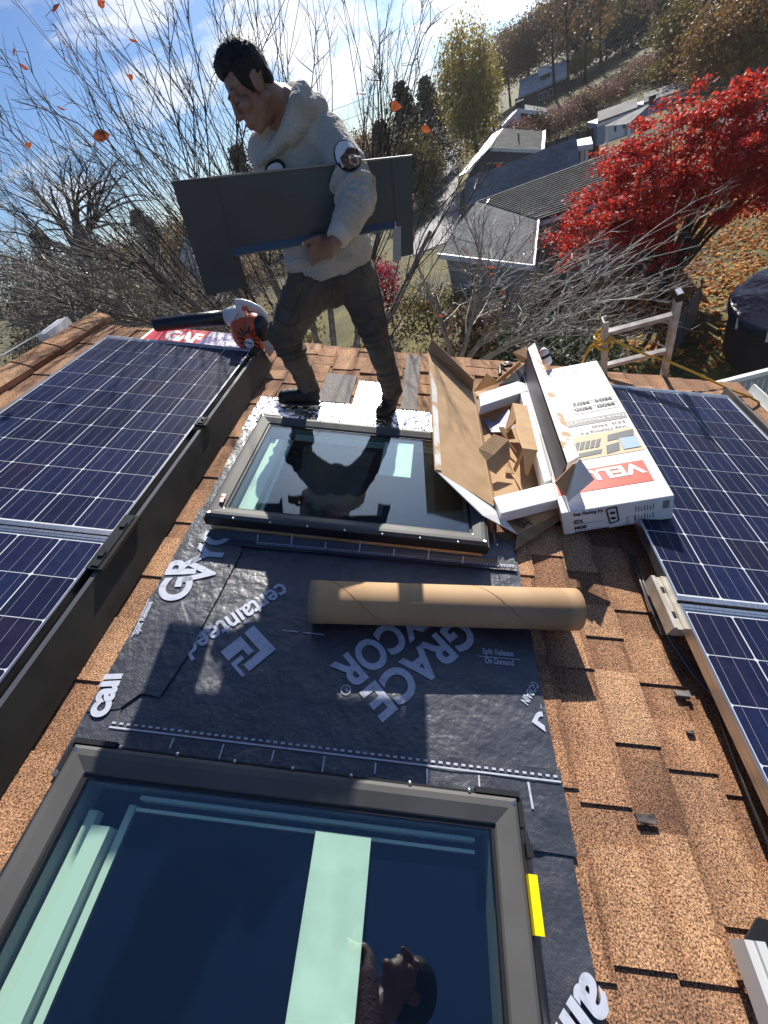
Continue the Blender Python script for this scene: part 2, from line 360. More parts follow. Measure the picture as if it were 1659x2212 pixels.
def sheet(name, label, pts, z, seed=0, amp=.0036):
    """a sheet of membrane with a gently rippled surface cut to the outline pts"""
    xs = [p[0] for p in pts]; ys = [p[1] for p in pts]
    b = bmesh.new(); vs = [b.verts.new((p[0], p[1], 0)) for p in pts]; b.faces.new(vs)
    x0, x1, y0, y1 = min(xs), max(xs), min(ys), max(ys)
    for k in range(1, int((x1 - x0) / .03)):
        bmesh.ops.bisect_plane(b, geom=b.verts[:] + b.edges[:] + b.faces[:], plane_co=(x0 + k * .03, 0, 0), plane_no=(1, 0, 0))
    for k in range(1, int((y1 - y0) / .03)):
        bmesh.ops.bisect_plane(b, geom=b.verts[:] + b.edges[:] + b.faces[:], plane_co=(0, y0 + k * .03, 0), plane_no=(0, 1, 0))
    for v in b.verts:
        edge = v.is_boundary
        h = 0 if edge else (noise.noise(Vector((v.co.x * 9 + seed, v.co.y * 9, seed))) * .5 + noise.noise(Vector((v.co.x * 22, v.co.y * 14 + seed, 2))) * .35) * amp
        v.co.z = z + h
    m = MB(); b.verts.index_update(); m.add([v.co.copy() for v in b.verts], [tuple(q.index for q in f.verts) for f in b.faces]); b.free()
    o = m.build(name, M_mem, None, smooth=True, loc=W((sum(xs) / len(xs), sum(ys) / len(ys), z)))
    return tag(o, label, 'roofing membrane', 'roofing membrane sheets around the skylights')
ZS = .0165
s_main = sheet('roofing_membrane', 'large black printed membrane sheet between the two skylights, under the cardboard tube', [(-1.885, -2.32), (-.508, -2.32), (-.519, -1.9), (-.527, -1.30), (-1.66, -1.30), (-1.665, -1.52), (-1.72, -2.0), (-1.885, -2.0)], ZS, 1)
s_left = sheet('roofing_membrane', 'narrow black membrane sheet with a cut corner along the left of the gap between skylights', [(-1.888, -2.168), (-1.80, -2.15), (-1.76, -2.10), (-1.70, -2.105), (-1.675, -1.98), (-1.645, -1.52), (-1.70, -1.40), (-1.80, -1.36), (-1.905, -1.30), (-1.895, -1.7)], ZS + .007, 5, .0045)
s_up = sheet('roofing_membrane', 'membrane strip with ruler ticks along the near side of the farther skylight', [(-1.84, -1.50), (-1.68, -1.50), (-.535, -1.475), (-.545, -1.36), (-.6, -1.28), (-1.82, -1.28)], ZS + .010, 9, .004)
s_lo = sheet('roofing_membrane', 'membrane strip with a dashed line along the far side of the nearer skylight', [(-1.885, -2.33), (-.503, -2.36), (-.508, -2.17), (-1.79, -2.17), (-1.80, -2.13), (-1.89, -2.15)], ZS + .004, 12, .004)
s_rt = sheet('roofing_membrane', 'wrinkled membrane strip down the right side of the nearer skylight', [(-.70, -3.5), (-.47, -3.5), (-.505, -2.9), (-.515, -2.335), (-.70, -2.335)], ZS + .0, 15, .016)
s_lf = sheet('roofing_membrane', 'membrane strip with a white stitch line along the left side of the nearer skylight', [(-1.90, -3.4), (-1.78, -3.4), (-1.78, -2.2), (-1.87, -2.2)], ZS - .001, 18, .004)
M_mem0 = M_mem
s_ul = sheet('roofing_membrane', 'silvery crumpled membrane strip along the left side of the farther skylight', [(-1.895, -1.34), (-1.78, -1.40), (-1.78, -.62), (-1.90, -.45), (-1.925, -.6)], ZS + .002, 21, .012)
ZP = ZS + .0034
# flaps turned up against the wooden curbs
fl = MB(); fl.quad((-1.815, -1.475, .024), (-.60, -1.46, .024), (-.62, -1.440, .046), (-1.80, -1.444, .046)); fl.build('turned_up_edge', M_mem, s_up)
fl = MB(); fl.quad((-.635, -3.4, .024), (-.62, -2.34, .024), (-.655, -2.30, .085), (-.665, -3.4, .085)); fl.build('turned_up_edge', M_mem, s_rt)
def dirpx(a, b, z=ZP):
    p, q = onz(*a, z), onz(*b, z); d = q - p; return p, d
ly = MB()
def line(mb, p, q, w, z=ZP):
    p, q = Vector((p[0], p[1], z)), Vector((q[0], q[1], z)); d = (q - p).normalized(); n = Vector((-d.y, d.x, 0)) * w / 2
    mb.quad(p - n, q - n, q + n, p + n)
def along(mb, px_a, px_b, txt, size, weight, z, planes=None, fit=True, flip=1):
    p, d = dirpx(px_a, px_b, z); r = d.normalized(); u = Vector((-r.y, r.x, 0)) * flip
    put_text(mb, txt, p, r, u, size, weight, d.length if fit else None, planes=planes)
clipM = [((-.53, 0, 0), (1, 0, 0))]
t = MB()
along(t, (607, 1258), (392, 1392), 'certainteed', .108, .0022, ZP)
along(t, (448, 1352), (408, 1378), 'SAINT', .036, .0006, ZP)
ch_ = (onz(809, 1475) - onz(856, 1532)).length / .70
along(t, (988, 1332), (778, 1499), 'GRACE', ch_, .005, ZP)
along(t, (908, 1290), (713, 1441), 'VYCOR', ch_, .005, ZP)
along(t, (1043, 1412), (1110, 1418), 'Split Release', .030, .0008, ZP)
along(t, (1048, 1432), (1110, 1438), 'On Demand', .030, .0008, ZP)
along(t, (1150, 1470), (1125, 1512), 'GOBAIN', .036, .0006, ZP)
along(t, (1180, 1500), (1150, 1560), 'ed', .108, .0022, ZP, clipM)
along(t, (905, 1275), (835, 1300), 'split', .06, .002, ZP)
line(t, onz(1031, 1417, ZP), onz(1124, 1425, ZP), .003); line(t, onz(610, 1361, ZP), onz(645, 1365, ZP), .004); line(t, onz(655, 1366, ZP), onz(700, 1371, ZP), .004)
# registered mark: ring + R
c = onz(747, 1490, ZP)
for k in range(16):
    a0, a1 = 2 * math.pi * k / 16, 2 * math.pi * (k + 1) / 16
    t.quad(*[c + Vector((r * math.cos(a), r * math.sin(a), 0)) for r, a in ((.013, a0), (.016, a0), (.016, a1), (.013, a1))])
rd = (onz(868, 1551) - onz(1017, 1388)).normalized(); put_text(t, 'R', c - rd * .006 - Vector((-rd.y, rd.x, 0)) * .007, rd, (-rd.y, rd.x, 0), .02)
# the square emblem: two interlocking arrows cut by a Z-shaped gap
e0, e1, e2, e3 = [onz(*p, ZP) for p in ((548, 1351), (596, 1402), (523, 1463), (477, 1408))]
def em(u, v): return e0.lerp(e1, u).lerp(e3.lerp(e2, u), v)
for poly in ([(0, 0), (1, 0), (1, .80), (.74, .80), (.74, .30), (0, .30)], [(0, .42), (.62, .42), (.62, .58), (.36, .58), (.36, 1), (0, 1)], [(.48, .70), (.62, .70), (.62, .92), (1, .92), (1, 1), (.48, 1)]):
    t.add([em(u, v) for u, v in poly], [tuple(range(len(poly)))])
t.build('lettering', M_prt, s_main)
t = MB(); zl = ZP + .0074
pl = [((-1.893, 0, 0), (-1, 0, 0))]
along(t, (402, 1296), (436, 1180), 'GR', .15, .005, zl, pl + [((0, -1.40, 0), (0, 1, 0)), ((-1.66, 0, 0), (1, 0, 0))], False)
along(t, (452, 1264), (486, 1184), 'VYC', .15, .005, zl, pl + [((-1.655, 0, 0), (1, 0, 0)), ((0, -1.44, 0), (0, 1, 0))], False)
along(t, (298, 1370), (330, 1300), 'Split Release', .028, .0007, zl, pl)
along(t, (228, 1548), (256, 1474), 'cail', .1, .004, zl, pl, False)
line(t, onz(285, 1375, zl), onz(322, 1293, zl), .003, zl)
t.build('lettering', M_prt, s_left)
def ruled(mb, a, b, z, dash_off, ticks, tick_dir, n=44):
    a, b = Vector((*a, 0)), Vector((*b, 0)); d = (b - a); L = d.length; r = d.normalized(); u = Vector((-r.y, r.x, 0))
    line(mb, a, b, .0045, z)
    for k in range(n):
        p = a + d * ((k + .1) / n); line(mb, p + u * dash_off, p + d * (.52 / n) + u * dash_off, .0055, z)
    for (tt, ln) in ticks:
        p = a + d * tt; line(mb, p + u * .008 * tick_dir, p + u * ln * tick_dir, .0045, z)
t = MB(); ruled(t, (-1.60, -1.425 - .05), (-.545, -1.452), ZP + .0105, -.008, [], 1, 90); t.build('ruler_marks', M_prt, s_up)
for k, xx in enumerate((-1.60, -1.46, -1.32, -1.18, -1.04, -.90, -.76, -.62)):
    t = MB(); ln = .03 if k % 2 else .02; t.quad((xx, -1.47, .031), (xx + .005, -1.47, .031), (xx + .005, -1.47 + ln, .031 + ln * 1.1), (xx, -1.47 + ln, .031 + ln * 1.1)); t.build('tick_mark', M_prt, s_up)
t = MB(); ruled(t, (-1.80, -2.2), (-.512, -2.2), ZP + .0045, .012, [(.15 + .112 * k, .05 if k % 2 else .035) for k in range(7)], -1, 60); t.build('ruler_marks', M_prt, s_lo)
t = MB(); ruled(t, (-1.868, -3.3), (-1.852, -2.25), ZP - .001, -.014, [], 1, 30); t.build('stitch_line', M_prt, s_lf)
t = MB(); line(t, onz(1140, 1690, ZP), onz(1150, 1748, ZP), .006, ZP + .0045); t.build('long_tick', M_prt, s_lo)
t = MB(); along(t, (1268, 2095), (1205, 2212), 'aill', .125, .004, ZP + .009, [((-.50, 0, 0), (1, 0, 0))], False); t.build('lettering', M_prt, s_rt)

# ------------------------------------------------------------------ foil flashing
M_foil = mk('aluminium_foil', (.83, .83, .85), .16, 1., bump=[(28, .6, 'v'), (60, .5, 'n')], dist=.01)
fo = thing('foil_flashing', 'crinkled silver foil flashing strip behind the farther skylight, under the boots', 'foil flashing', (-1.3, -.4, 0))
def crumple(pts, z, amp, seed):
    m = MB(); x0, x1, y0, y1 = pts; nx, ny = int((x1 - x0) / .014), int((y1 - y0) / .014)
    vs = [(x0 + (x1 - x0) * i / nx, y0 + (y1 - y0) * j / ny, z + amp * noise.noise(Vector((i * .35 + seed, j * .35, seed)))) for j in range(ny + 1) for i in range(nx + 1)]
    m.add(vs, [(j * (nx + 1) + i, j * (nx + 1) + i + 1, (j + 1) * (nx + 1) + i + 1, (j + 1) * (nx + 1) + i) for j in range(ny) for i in range(nx)]); return m
crumple((-1.93, -.62, -.69, -.335), .0205, .004, 3).build('foil_sheet', M_foil, fo, smooth=True)
crumple((-1.375, -1.20, -.34, -.03), .0205, .003, 8).build('foil_strip', M_foil, fo, smooth=True)

# ------------------------------------------------------------------ skylights
M_clad = mk('bronze_grey_cladding', (.12, .117, .113), .55, .0, spec=.3, ramp=[(.3, (.078, .076, .074)), (.7, (.108, .105, .102))], nscale=5)
M_gask = mk('black_gasket', (.012, .012, .013), .5)
M_wood = mk('pine_curb', (.55, .36, .19), .6, ramp=[(.35, (.42, .25, .12)), (.65, (.62, .42, .24))], nscale=9, stretch=(1, 12, 12))
M_navy = mk('blackout_blind', (.0025, .005, .020), .9, spec=.05)
M_ledge = mk('white_blind_cassette', (.82, .86, .82), .5)
M_stk = mk('protective_label', (.80, .83, .80), .55, ramp=[(.35, (.70, .74, .70)), (.65, (.83, .86, .83))], nscale=14)
def glass_mat():
    m = bpy.data.materials.new('green_glass'); m.use_nodes = True; n = m.node_tree; n.nodes.remove(n.nodes['Principled BSDF'])
    o = n.nodes['Material Output']; tr = n.nodes.new('ShaderNodeBsdfTransparent'); tr.inputs[0].default_value = (.885, .975, .925, 1)
    gl = n.nodes.new('ShaderNodeBsdfGlossy'); gl.inputs['Roughness'].default_value = .0; gl.inputs['Color'].default_value = (.9, .95, 1, 1)
    lw = n.nodes.new('ShaderNodeLayerWeight'); lw.inputs[0].default_value = .5; pw = n.nodes.new('ShaderNodeMath'); pw.operation = 'POWER'; pw.inputs[1].default_value = 3; n.links.new(lw.outputs['Facing'], pw.inputs[0])
    fr = n.nodes.new('ShaderNodeMath'); fr.operation = 'MULTIPLY_ADD'; fr.inputs[1].default_value = .9; fr.inputs[2].default_value = .10; n.links.new(pw.outputs[0], fr.inputs[0])   # Schlick, the same from both sides
    mx = n.nodes.new('ShaderNodeMixShader')
    n.links.new(fr.outputs[0], mx.inputs[0]); n.links.new(tr.outputs[0], mx.inputs[1]); n.links.new(gl.outputs[0], mx.inputs[2]); n.links.new(mx.outputs[0], o.inputs[0]); return m
M_glass = glass_mat()
def skylight(x0, y0, label, W_=1.1415, L_=.757, cover=.0, stk=None, near=False):
    x1, y1 = x0 + W_, y0 + L_; zt = .125
    t = thing('skylight', label, 'skylight', ((x0 + x1) / 2, (y0 + y1) / 2, 0), group='skylights set in the roof')
    c = MB(); c.bx(x0 + .012, x1 - .012, y0 + .004, y0 + .05, 0, .072); c.bx(x0 + .03, x1 - .03, y1 - .055, y1 - .03, 0, .088)
    c.bx(x0 + .03, x0 + .055, y0 + .055, y1 - .055, 0, .088); c.bx(x1 - .055, x1 - .03, y0 + .055, y1 - .055, 0, .088); c.build('wooden_curb', M_wood, t)
    fr = MB(); wb = .062; g = .012                  # cladding: outer skirt, rounded top, bevel down to the glass
    prof = [(0, .078), (0, .108), (.004, .119), (.012, .125), (.026, .125), (wb - .004, .114), (wb, .106)]
    ring = lambda i, z: [(x0 + i, y0 + i, z), (x1 - i, y0 + i, z), (x1 - i, y1 - i, z), (x0 + i, y1 - i, z)]
    vs = []; fs = []
    for (i, z) in prof: vs += ring(i, z)
    for k in range(len(prof) - 1):
        for q in range(4): fs.append((4 * k + q, 4 * k + (q + 1) % 4, 4 * k + 4 + (q + 1) % 4, 4 * k + 4 + q))
    fr.add(vs, fs); fr.build('cladding_frame', M_clad, t)
    gk = MB()
    for (a, b, cc, d) in ((x0 - .004, x1 + .004, y0 - .004, y0 + .0), (x0 - .004, x1 + .004, y1 + .0, y1 + .004), (x0 - .004, x0, y0, y1), (x1, x1 + .004, y0, y1)):
        gk.bx(a, b, cc, d, .070, .112)
    i = wb
    for (a, b, cc, d) in ((x0 + i, x1 - i, y0 + i, y0 + i + .008), (x0 + i, x1 - i, y1 - i - .008, y1 - i), (x0 + i, x0 + i + .008, y0 + i + .008, y1 - i - .008), (x1 - i - .008, x1 - i, y0 + i + .008, y1 - i - .008)):
        gk.bx(a, b, cc, d, .098, .1075)
    # moulded corner pieces
    for (cx, cy, sx, sy) in ((x0, y1, 1, -1), (x1, y1, -1, -1)):
        gk.box((cx + sx * .05, cy + .006, .108), (.11, .012, .026)); gk.box((cx - sx * .006, cy + sy * .03, .1), (.012, .06, .03))
    gk.build('gasket', M_gask, t)
    jt = MB()                                        # mitred joint strips
    for (cx, cy, sx, sy) in ((x0, y1, 1, -1), (x1, y1, -1, -1), (x0, y0, 1, 1), (x1, y0, -1, 1)):
        jt.bar((cx + sx * .012, cy + sy * .012, .1262), (cx + sx * .06, cy + sy * .06, .1125), .007, .002)
    jt.build('corner_joint', M_alu, t)
    for k in range(7):
        for yy in (y0 - .002, y1 + .002): sc = MB(); sc.ell((x0 + .12 + k * .15, yy, .121), (.005, .005, .005), n=8, m=5); sc.build('screw', M_alu, t)
    gl = MB(); gl.bx(x0 + wb + .008, x1 - wb - .008, y0 + wb + .008, y1 - wb - .008, .100, .105); gp = gl.build('glass_pane', M_glass, t)
    wl = MB(); k = wb + .012; a, b, cc, d = x0 + k, x1 - k, y0 + k, y1 - k
    wl.add([(a, cc, .098), (b, cc, .098), (b, d, .098), (a, d, .098), (a, cc, .02), (b, cc, .02), (b, d, .02), (a, d, .02)], [(0, 4, 5, 1), (1, 5, 6, 2), (2, 6, 7, 3), (3, 7, 4, 0)])
    wl.build('inner_frame', mk('grey_lining', (.25, .26, .26), .6), t)
    bl = MB(); bl.quad((a, cc, .021), (b, cc, .021), (b, d, .021), (a, d, .021)); bl.bx(a + .13, b - .03, cc + .02, d - .045, .055, .06); bl.build('blind', M_navy, t)
    ld = MB(); ld.bx(a + .012, a + .034, cc + .01, d - .05, .02, .055); ld.bx(a + .048, a + .092, cc + .01, d - .08, .02, .082); ld.bx(a + .1, a + .118, cc + .01, d - .03, .02, .05)
    ld.bx(a + .13, b - .03, d - .020, d - .012, .03, .075); ld.bx(a + .13, b - .03, d - .043, d - .036, .03, .07)
    ld.build('blind_cassette', M_ledge, t)
    if stk:
        s = MB(); s.slab([(q[0], q[1], .0985) for q in stk], .001, (0, 0, 1)); s.build('label_sheet', M_stk, t)
    return t, gp
def P2(*pp): return [tuple(onz(x, y, .104))[:2] for x, y in pp]
sU, _ = skylight(-1.811, -1.438, 'farther skylight mirroring the worker, small pale green label on its glass', stk=P2((832, 953), (894, 958), (887, 1030), (818, 1023)))
sL, _ = skylight(-1.8102, -3.026, 'nearer skylight with dark navy glass and a long pale green label', stk=[(-1.15, -2.98), (-1.022, -2.98), (-1.0245, -2.384), (-1.157, -2.384)], near=True)
m = MB(); m.slab([onz(x, y, .1275) for x, y in ((473, 1084), (480, 1066), (489, 1067), (482, 1085))], .0015); m.build('warning_tag', mk('red_white_tag', (.7, .5, .48), .4, ramp=[(.48, (.75, .08, .05)), (.52, (.8, .8, .78))], nscale=60), sU)
yl = mk('yellow_plastic', (.85, .68, .0), .45)
m = MB(); p, q = onz(1146, 1890, .115), onz(1163, 2022, .115); m.bx(-.668, -.648, q.y, p.y, .1, .131); m.build('yellow_clip', yl, sL)
for yy in (-2.36, -2.42, -2.68, -2.73): m = MB(); m.bx(-.662, -.646, yy - .025, yy, .07, .121); m.build('clip_slot', M_gask, sL)

# ------------------------------------------------------------------ solar panels
M_cell = mk('poly_silicon', (.015, .016, .06), .4, 0, coat=.0, spec=.12, island=[(0, (.010, .012, .036)), (.35, (.012, .017, .054)), (.7, (.015, .014, .038)), (1, (.013, .020, .064))], ramp=[(.3, (.75, .8, .9)), (.7, (1.25, 1.2, 1.1))], nscale=24)
M_back = mk('white_backsheet', (.62, .64, .66), .4)
M_bus = mk('busbar', (.32, .33, .36), .5, .0)
M_fdk = mk('anodised_frame', (.55, .55, .55), .35, 1., ramp=[(.3, (.45, .45, .46)), (.7, (.68, .68, .68))], nscale=8, stretch=(30, 1, 30))
PC = .158
def panel(x0, y0, z, label, rows=10):
    """x0,y0: far left corner of the cell field"""
    x1, y1 = x0 + 6 * PC, y0 - rows * PC
    t = thing('solar_panel', label, 'solar panel', ((x0 + x1) / 2, (y0 + y1) / 2, z - .04), group='solar panels flanking the skylights')
    f = MB(); o, i_ = .012, .004; ty = .03
    f.bx(x0 - o, x0 - i_, y1 - ty, y0 + ty, z - .04, z + .003); f.bx(x1 + i_, x1 + o, y1 - ty, y0 + ty, z - .04, z + .003)
    for (ya, yb) in ((y0 + ty - .012, y0 + ty), (y1 - ty, y1 - ty + .012)):
        f.bx(x0 - i_, x1 + i_, ya, yb, z - .04, z + .003)
    f.bx(x0 - i_, x1 + i_, y0 + ty - .012 - .01, y0 + ty - .012, z - .006, z + .0015); f.bx(x0 - i_, x1 + i_, y1 - ty + .012, y1 - ty + .022, z - .006, z + .0015)
    f.build('frame', M_fdk, t)
    b = MB(); b.quad((x0 - i_, y1 - ty + .012, z - .002), (x1 + i_, y1 - ty + .012, z - .002), (x1 + i_, y0 + ty - .012, z - .002), (x0 - i_, y0 + ty - .012, z - .002)); b.build('backsheet', M_back, t)
    c = MB(); bs = MB()
    for i in range(6):
        for j in range(rows):
            a, d = x0 + i * PC + .0026, y0 - j * PC - .0022; w, h = PC - .0050, PC - .0044; ch = .005
            c.add([(a + ch, d, z - .001), (a, d - ch, z - .001), (a, d - h + ch, z - .001), (a + ch, d - h, z - .001), (a + w - ch, d - h, z - .001), (a + w, d - h + ch, z - .001), (a + w, d - ch, z - .001), (a + w - ch, d, z - .001)], [tuple(range(8))])
        for k in range(3):
            xx = x0 + i * PC + .0032 + (PC - .0064) * (k + .5) / 3; bs.quad((xx - .0005, y1, z - .0002), (xx + .0005, y1, z - .0002), (xx + .0005, y0, z - .0002), (xx - .0005, y0, z - .0002))
    c.build('cell_field', M_cell, t); bs.build('busbar', M_bus, t)
    return t
pR = panel(0, 0, .125, 'solar panel on the right with the ladder shadow across it')
pR2 = panel(0, -1.654, .125, 'nearest right solar panel below the aluminium clamp')
pL = panel(-3.047, .0057, .136, 'solar panel on the left with twig shadows, below the leaf blower')
pL2 = panel(-3.047, -1.6415, .136, 'nearest left solar panel with a round dark shadow on it')
# black skirt along the left array
t = thing('panel_skirt', 'long matt black metal skirt along the right edge of the left solar panels', 'metal skirt', (-2.03, -1.5, 0))
m = MB(); m.slab([(-2.045, .09, .128), (-2.045, -4.2, .128), (-1.985, -4.2, .012), (-1.985, .09, .012)], .003); m.build('skirt_board', M_blk, t)
m = MB(); m.bx(-2.062, -2.046, -4.2, .09, .122, .131); m.build('top_rail', mk('worn_black_rail', (.16, .16, .165), .35, .6), t)
m = MB(); m.bx(-2.085, -2.062, -4.2, .04, .03, .1); m.build('inner_rail', M_blk, t)
for yy, ln in ((-1.63, .26), (-.83, .07), (-.0, .09)):
    m = MB(); m.bx(-2.088, -2.03, yy - ln / 2, yy + ln / 2, .132, .146); m.bx(-2.074, -2.045, yy - ln / 2 + .01, yy + ln / 2 - .01, .146, .151)
    if ln > .1:
        for s_ in (-.07, .07): m.bx(-2.07, -2.05, yy + s_ - .012, yy + s_ + .012, .151, .158)
    else: m.ell((-2.058, yy, .154), (.007, .007, .006), n=8, m=6)
    m.build('skirt_clamp', mk('clamp_metal', (.06, .062, .06), .38, .7), t)
# clamp, plate and cable at the right array
t = thing('mounting_rail', 'silver mounting rail end with bolt slots at the corner of the right solar panels', 'mounting rail', (-.03, -1.6, .05))
def rail(mb, x0, x1, y0, y1, z):
    mb.bx(x0, x0 + .014, y0, y1, z - .05, z); mb.bx(x0 + .014, x1 - .02, y0, y1, z - .05, z - .008); mb.bx(x1 - .02, x1, y0, y1, z - .05, z)
m = MB(); rail(m, -.062, -.008, -1.72, -1.50, .118); m.build('rail_body', mk('weathered_aluminium', (.62, .56, .45), .5, .5, ramp=[(.3, (.5, .44, .34)), (.7, (.7, .64, .54))], nscale=20), t)
m = MB(); m.bx(-.046, -.03, -1.57, -1.545, .108, .1115); m.bx(-.046, -.03, -1.675, -1.65, .108, .1115); m.build('bolt_slot', M_gask, t)
m = MB(); m.bx(-.05, -.02, -1.63, -1.6, .012, .068); m.build('rail_foot', M_blk, t)
t2 = MB(); t2.slab([onz(x, y, .022) for x, y in ((1385, 1266), (1428, 1370), (1462, 1374), (1420, 1271))][::-1], .003)
o = t2.build('flashing_plate', mk('galvanised_plate', (.6, .62, .64), .4, .7), None, loc=W((-.03, -1.55, .02))); tag(o, 'small flat galvanised plate on the shingles beside the rail end', 'metal plate')
m = MB()
for dx in (0, .012):
    pts = [(-.03 + dx, -1.33, .02), (-.055 + dx, -1.48, .04), (-.06 + dx, -1.60, .04), (-.03 + dx, -1.72, .035), (.0 + dx, -1.84, .03), (.04, -1.95, .05)]
    m.tube(pts, .0045, 6)
o = m.build('cable', mk('grey_cable', (.09, .09, .09), .4), None, smooth=True, loc=W((-.03, -1.5, .03))); tag(o, 'pair of grey cables sagging out from under the right solar panels', 'cable')
m = MB(); m.tube([(-.006, -3.2, .03), (-.01, -2.6, .035), (-.005, -2.2, .04), (.01, -1.95, .05)], .0045, 6); o = m.build('cable', M_blk, None, smooth=True, loc=W((0, -2.5, .03))); tag(o, 'black cable along the edge of the nearest right solar panel', 'cable')
t = thing('mounting_rail', 'silver rail end with a black flashing boot at the bottom right corner', 'mounting rail', (-.1, -2.48, .02))
m = MB(); rail(m, -.205, -.16, -2.60, -2.475, .10); m.build('rail_body', mk('grey_rail', (.55, .55, .54), .55), t)
m = MB(); m.slab([onz(x, y, .03) for x, y in ((1604, 2032), (1612, 2090), (1640, 2166), (1665, 2170), (1665, 1990), (1632, 1982))][::-1], .008)
m.slab([onz(1612, 2040, .08), onz(1630, 2100, .075), onz(1650, 2140, .06), onz(1640, 2080, .03), onz(1606, 2034, .03)], .006); m.build('flashing_boot', M_gask, t)
t = thing('mounting_rail', 'dark rail with clips along the far right edge of the right solar panel', 'mounting rail', (.99, -.2, .08))
m = MB(); m.bx(.985, 1.0, -.9, .12, .06, .142); m.bx(1.0, 1.03, -.9, .10, .06, .1); m.build('rail_body', mk('bronze_rail', (.22, .21, .2), .4, .6), t)
m = MB(); m.bx(1.0, 1.05, .0, .04, .06, .12); m.bx(1.03, 1.05, -.15, .06, .05, .07); m.build('rail_clip', M_blk, t)
# ================================================================== things lying on the roof
M_card = mk('corrugated_cardboard', (.46, .29, .15), .8, ramp=[(.3, (.40, .245, .12)), (.7, (.52, .33, .175))], nscale=12, bump=(80, .15, 'n'), dist=.003)
M_card2 = mk('cut_cardboard_edge', (.36, .2, .09), .85, ramp=[(.4, (.22, .11, .05)), (.6, (.46, .28, .14))], nscale=30, stretch=(1, 1, 12))
M_wbox = mk('white_box_board', (.74, .73, .71), .6, ramp=[(.3, (.66, .65, .63)), (.7, (.8, .79, .77))], nscale=7, bump=(14, .25, 'n'), dist=.008)
M_torn = mk('torn_white_board', (.7, .68, .64), .7, ramp=[(.40, (.55, .36, .2)), (.46, (.72, .69, .64)), (.7, (.8, .78, .75))], nscale=14)
M_chan = mk('white_packing_channel', (.78, .80, .81), .45, ramp=[(.3, (.70, .72, .73)), (.7, (.82, .83, .84))], nscale=5, bump=(6, .2, 'n'))
M_ink = mk('black_ink', (.02, .02, .02), .6); M_red = mk('red_print', (.72, .10, .06), .5); M_whp = mk('white_print', (.78, .77, .75), .5); M_gry = mk('grey_print', (.25, .25, .24), .6)
M_lgr = mk('pale_grey_print', (.5, .5, .5), .6)
# -------- cardboard tube
M_tube = mk('kraft_tube', (.44, .28, .155), .7, spec=.25, ramp=[(.3, (.39, .245, .13)), (.7, (.48, .31, .175))], nscale=6, bump=(60, .1, 'n'), dist=.002)
ta, tb, tr = Vector((-1.307, -1.765, .0995)), Vector((-.378, -1.676, .0965)), .0735
t = thing('cardboard_tube', 'long brown cardboard tube lying across the black membrane', 'cardboard tube', ((ta + tb) / 2) - Vector((0, 0, tr)))
m = MB(); d = (tb - ta).normalized(); n = 40; x = d.orthogonal().normalized(); y = d.cross(x)
L = (tb - ta).length; vs = []; prof = [(0, tr - .009), (0, tr), (.05, tr), (.0505, tr - .0012), (L - .06, tr - .0012), (L - .0595, tr), (L, tr), (L, tr - .009), (0, tr - .009)]
for (s_, r_) in prof:
    for k in range(n):
        a = 2 * math.pi * k / n; vs.append(ta + d * s_ + (x * math.cos(a) + y * math.sin(a)) * r_)
m.add(vs, [(i * n + k, i * n + (k + 1) % n, (i + 1) * n + (k + 1) % n, (i + 1) * n + k) for i in range(len(prof) - 1) for k in range(n)])
m.build('tube_body', M_tube, t, smooth=False).data.polygons.foreach_set('use_smooth', [True] * (n * (len(prof) - 1)))
m = MB()
for sgn, pt in ((1, ta + d * .02), (-1, tb - d * .02)):
    m.cap(pt, tr - .010, pt + d * .003 * sgn, tr - .010, 24, 2)
m = MB(); NH = 150; wv_ = .004                     # spiral seam of the paper
for k in range(NH):
    q = []
    for (kk, o_) in ((k, 0), (k + 1, 0), (k + 1, wv_), (k, wv_)):
        s_ = .06 + (L - .13) * kk / NH + o_; a = kk / NH * 6.283 * 1.6; q.append(ta + d * s_ + (x * math.cos(a) + y * math.sin(a)) * (tr - .0004))
    m.quad(*q)
m.build('paper_seam', mk('kraft_seam', (.30, .18, .09), .8), t)
# -------- boxed flashing kit
bt = thing('flashing_box', 'closed long white printed box with a red banner, resting half on the right solar panel', 'box', (-.1, -.6, 0))
NL, NR = Vector((-.300, -1.245, .024)), Vector((.137, -1.183, .132)); FV = Vector((.022, 1.262, .0)); HV = Vector((-.052, .010, .117))
c = [NL, NR, NR + FV, NL + FV]; c += [p + HV for p in c]
m = MB(); m.add(c, [(3, 2, 1, 0), (4, 5, 6, 7), (0, 1, 5, 4), (1, 2, 6, 5), (2, 3, 7, 6), (3, 0, 4, 7)]); m.build('carton', M_wbox, bt, bevel=.004)
TN = (c[5] - c[4]).cross(c[7] - c[4]).normalized(); FN = (c[1] - c[0]).cross(c[4] - c[0]).normalized()
def top(u, v, l=.0015): return c[4].lerp(c[5], u) + FV * v + TN * l
def frt(u, v, l=.0015): return c[0].lerp(c[1], u) + HV * v + FN * l
def tq(mb, u0, u1, v0, v1, l=.0015, f=top): mb.quad(f(u0, v0, l), f(u1, v0, l), f(u1, v1, l), f(u0, v1, l))
def tt(mb, s, u, v, du, size, l=.003, wt=0., f=top, inv=True):
    """lettering on the box; on the lid it stands on its head as seen from the near end"""
    a = f(u, v, l); b = f(u - du if inv else u + du, v, l); r = (b - a); nn = TN if f is top else FN
    put_text(mb, s, a, r, nn.cross(r), size, wt, r.length)
m = MB(); tq(m, .02, .90, .085, .2); m.build('red_banner', M_red, bt)
m = MB(); tt(m, 'VELUX', .86, .185, .80, .095, wt=.004); m.build('lettering', M_whp, bt)
m = MB()
tq(m, .04, .98, .475, .52); tq(m, .0, .02, .2, .47)
m.build('title_bar', M_gry, bt)
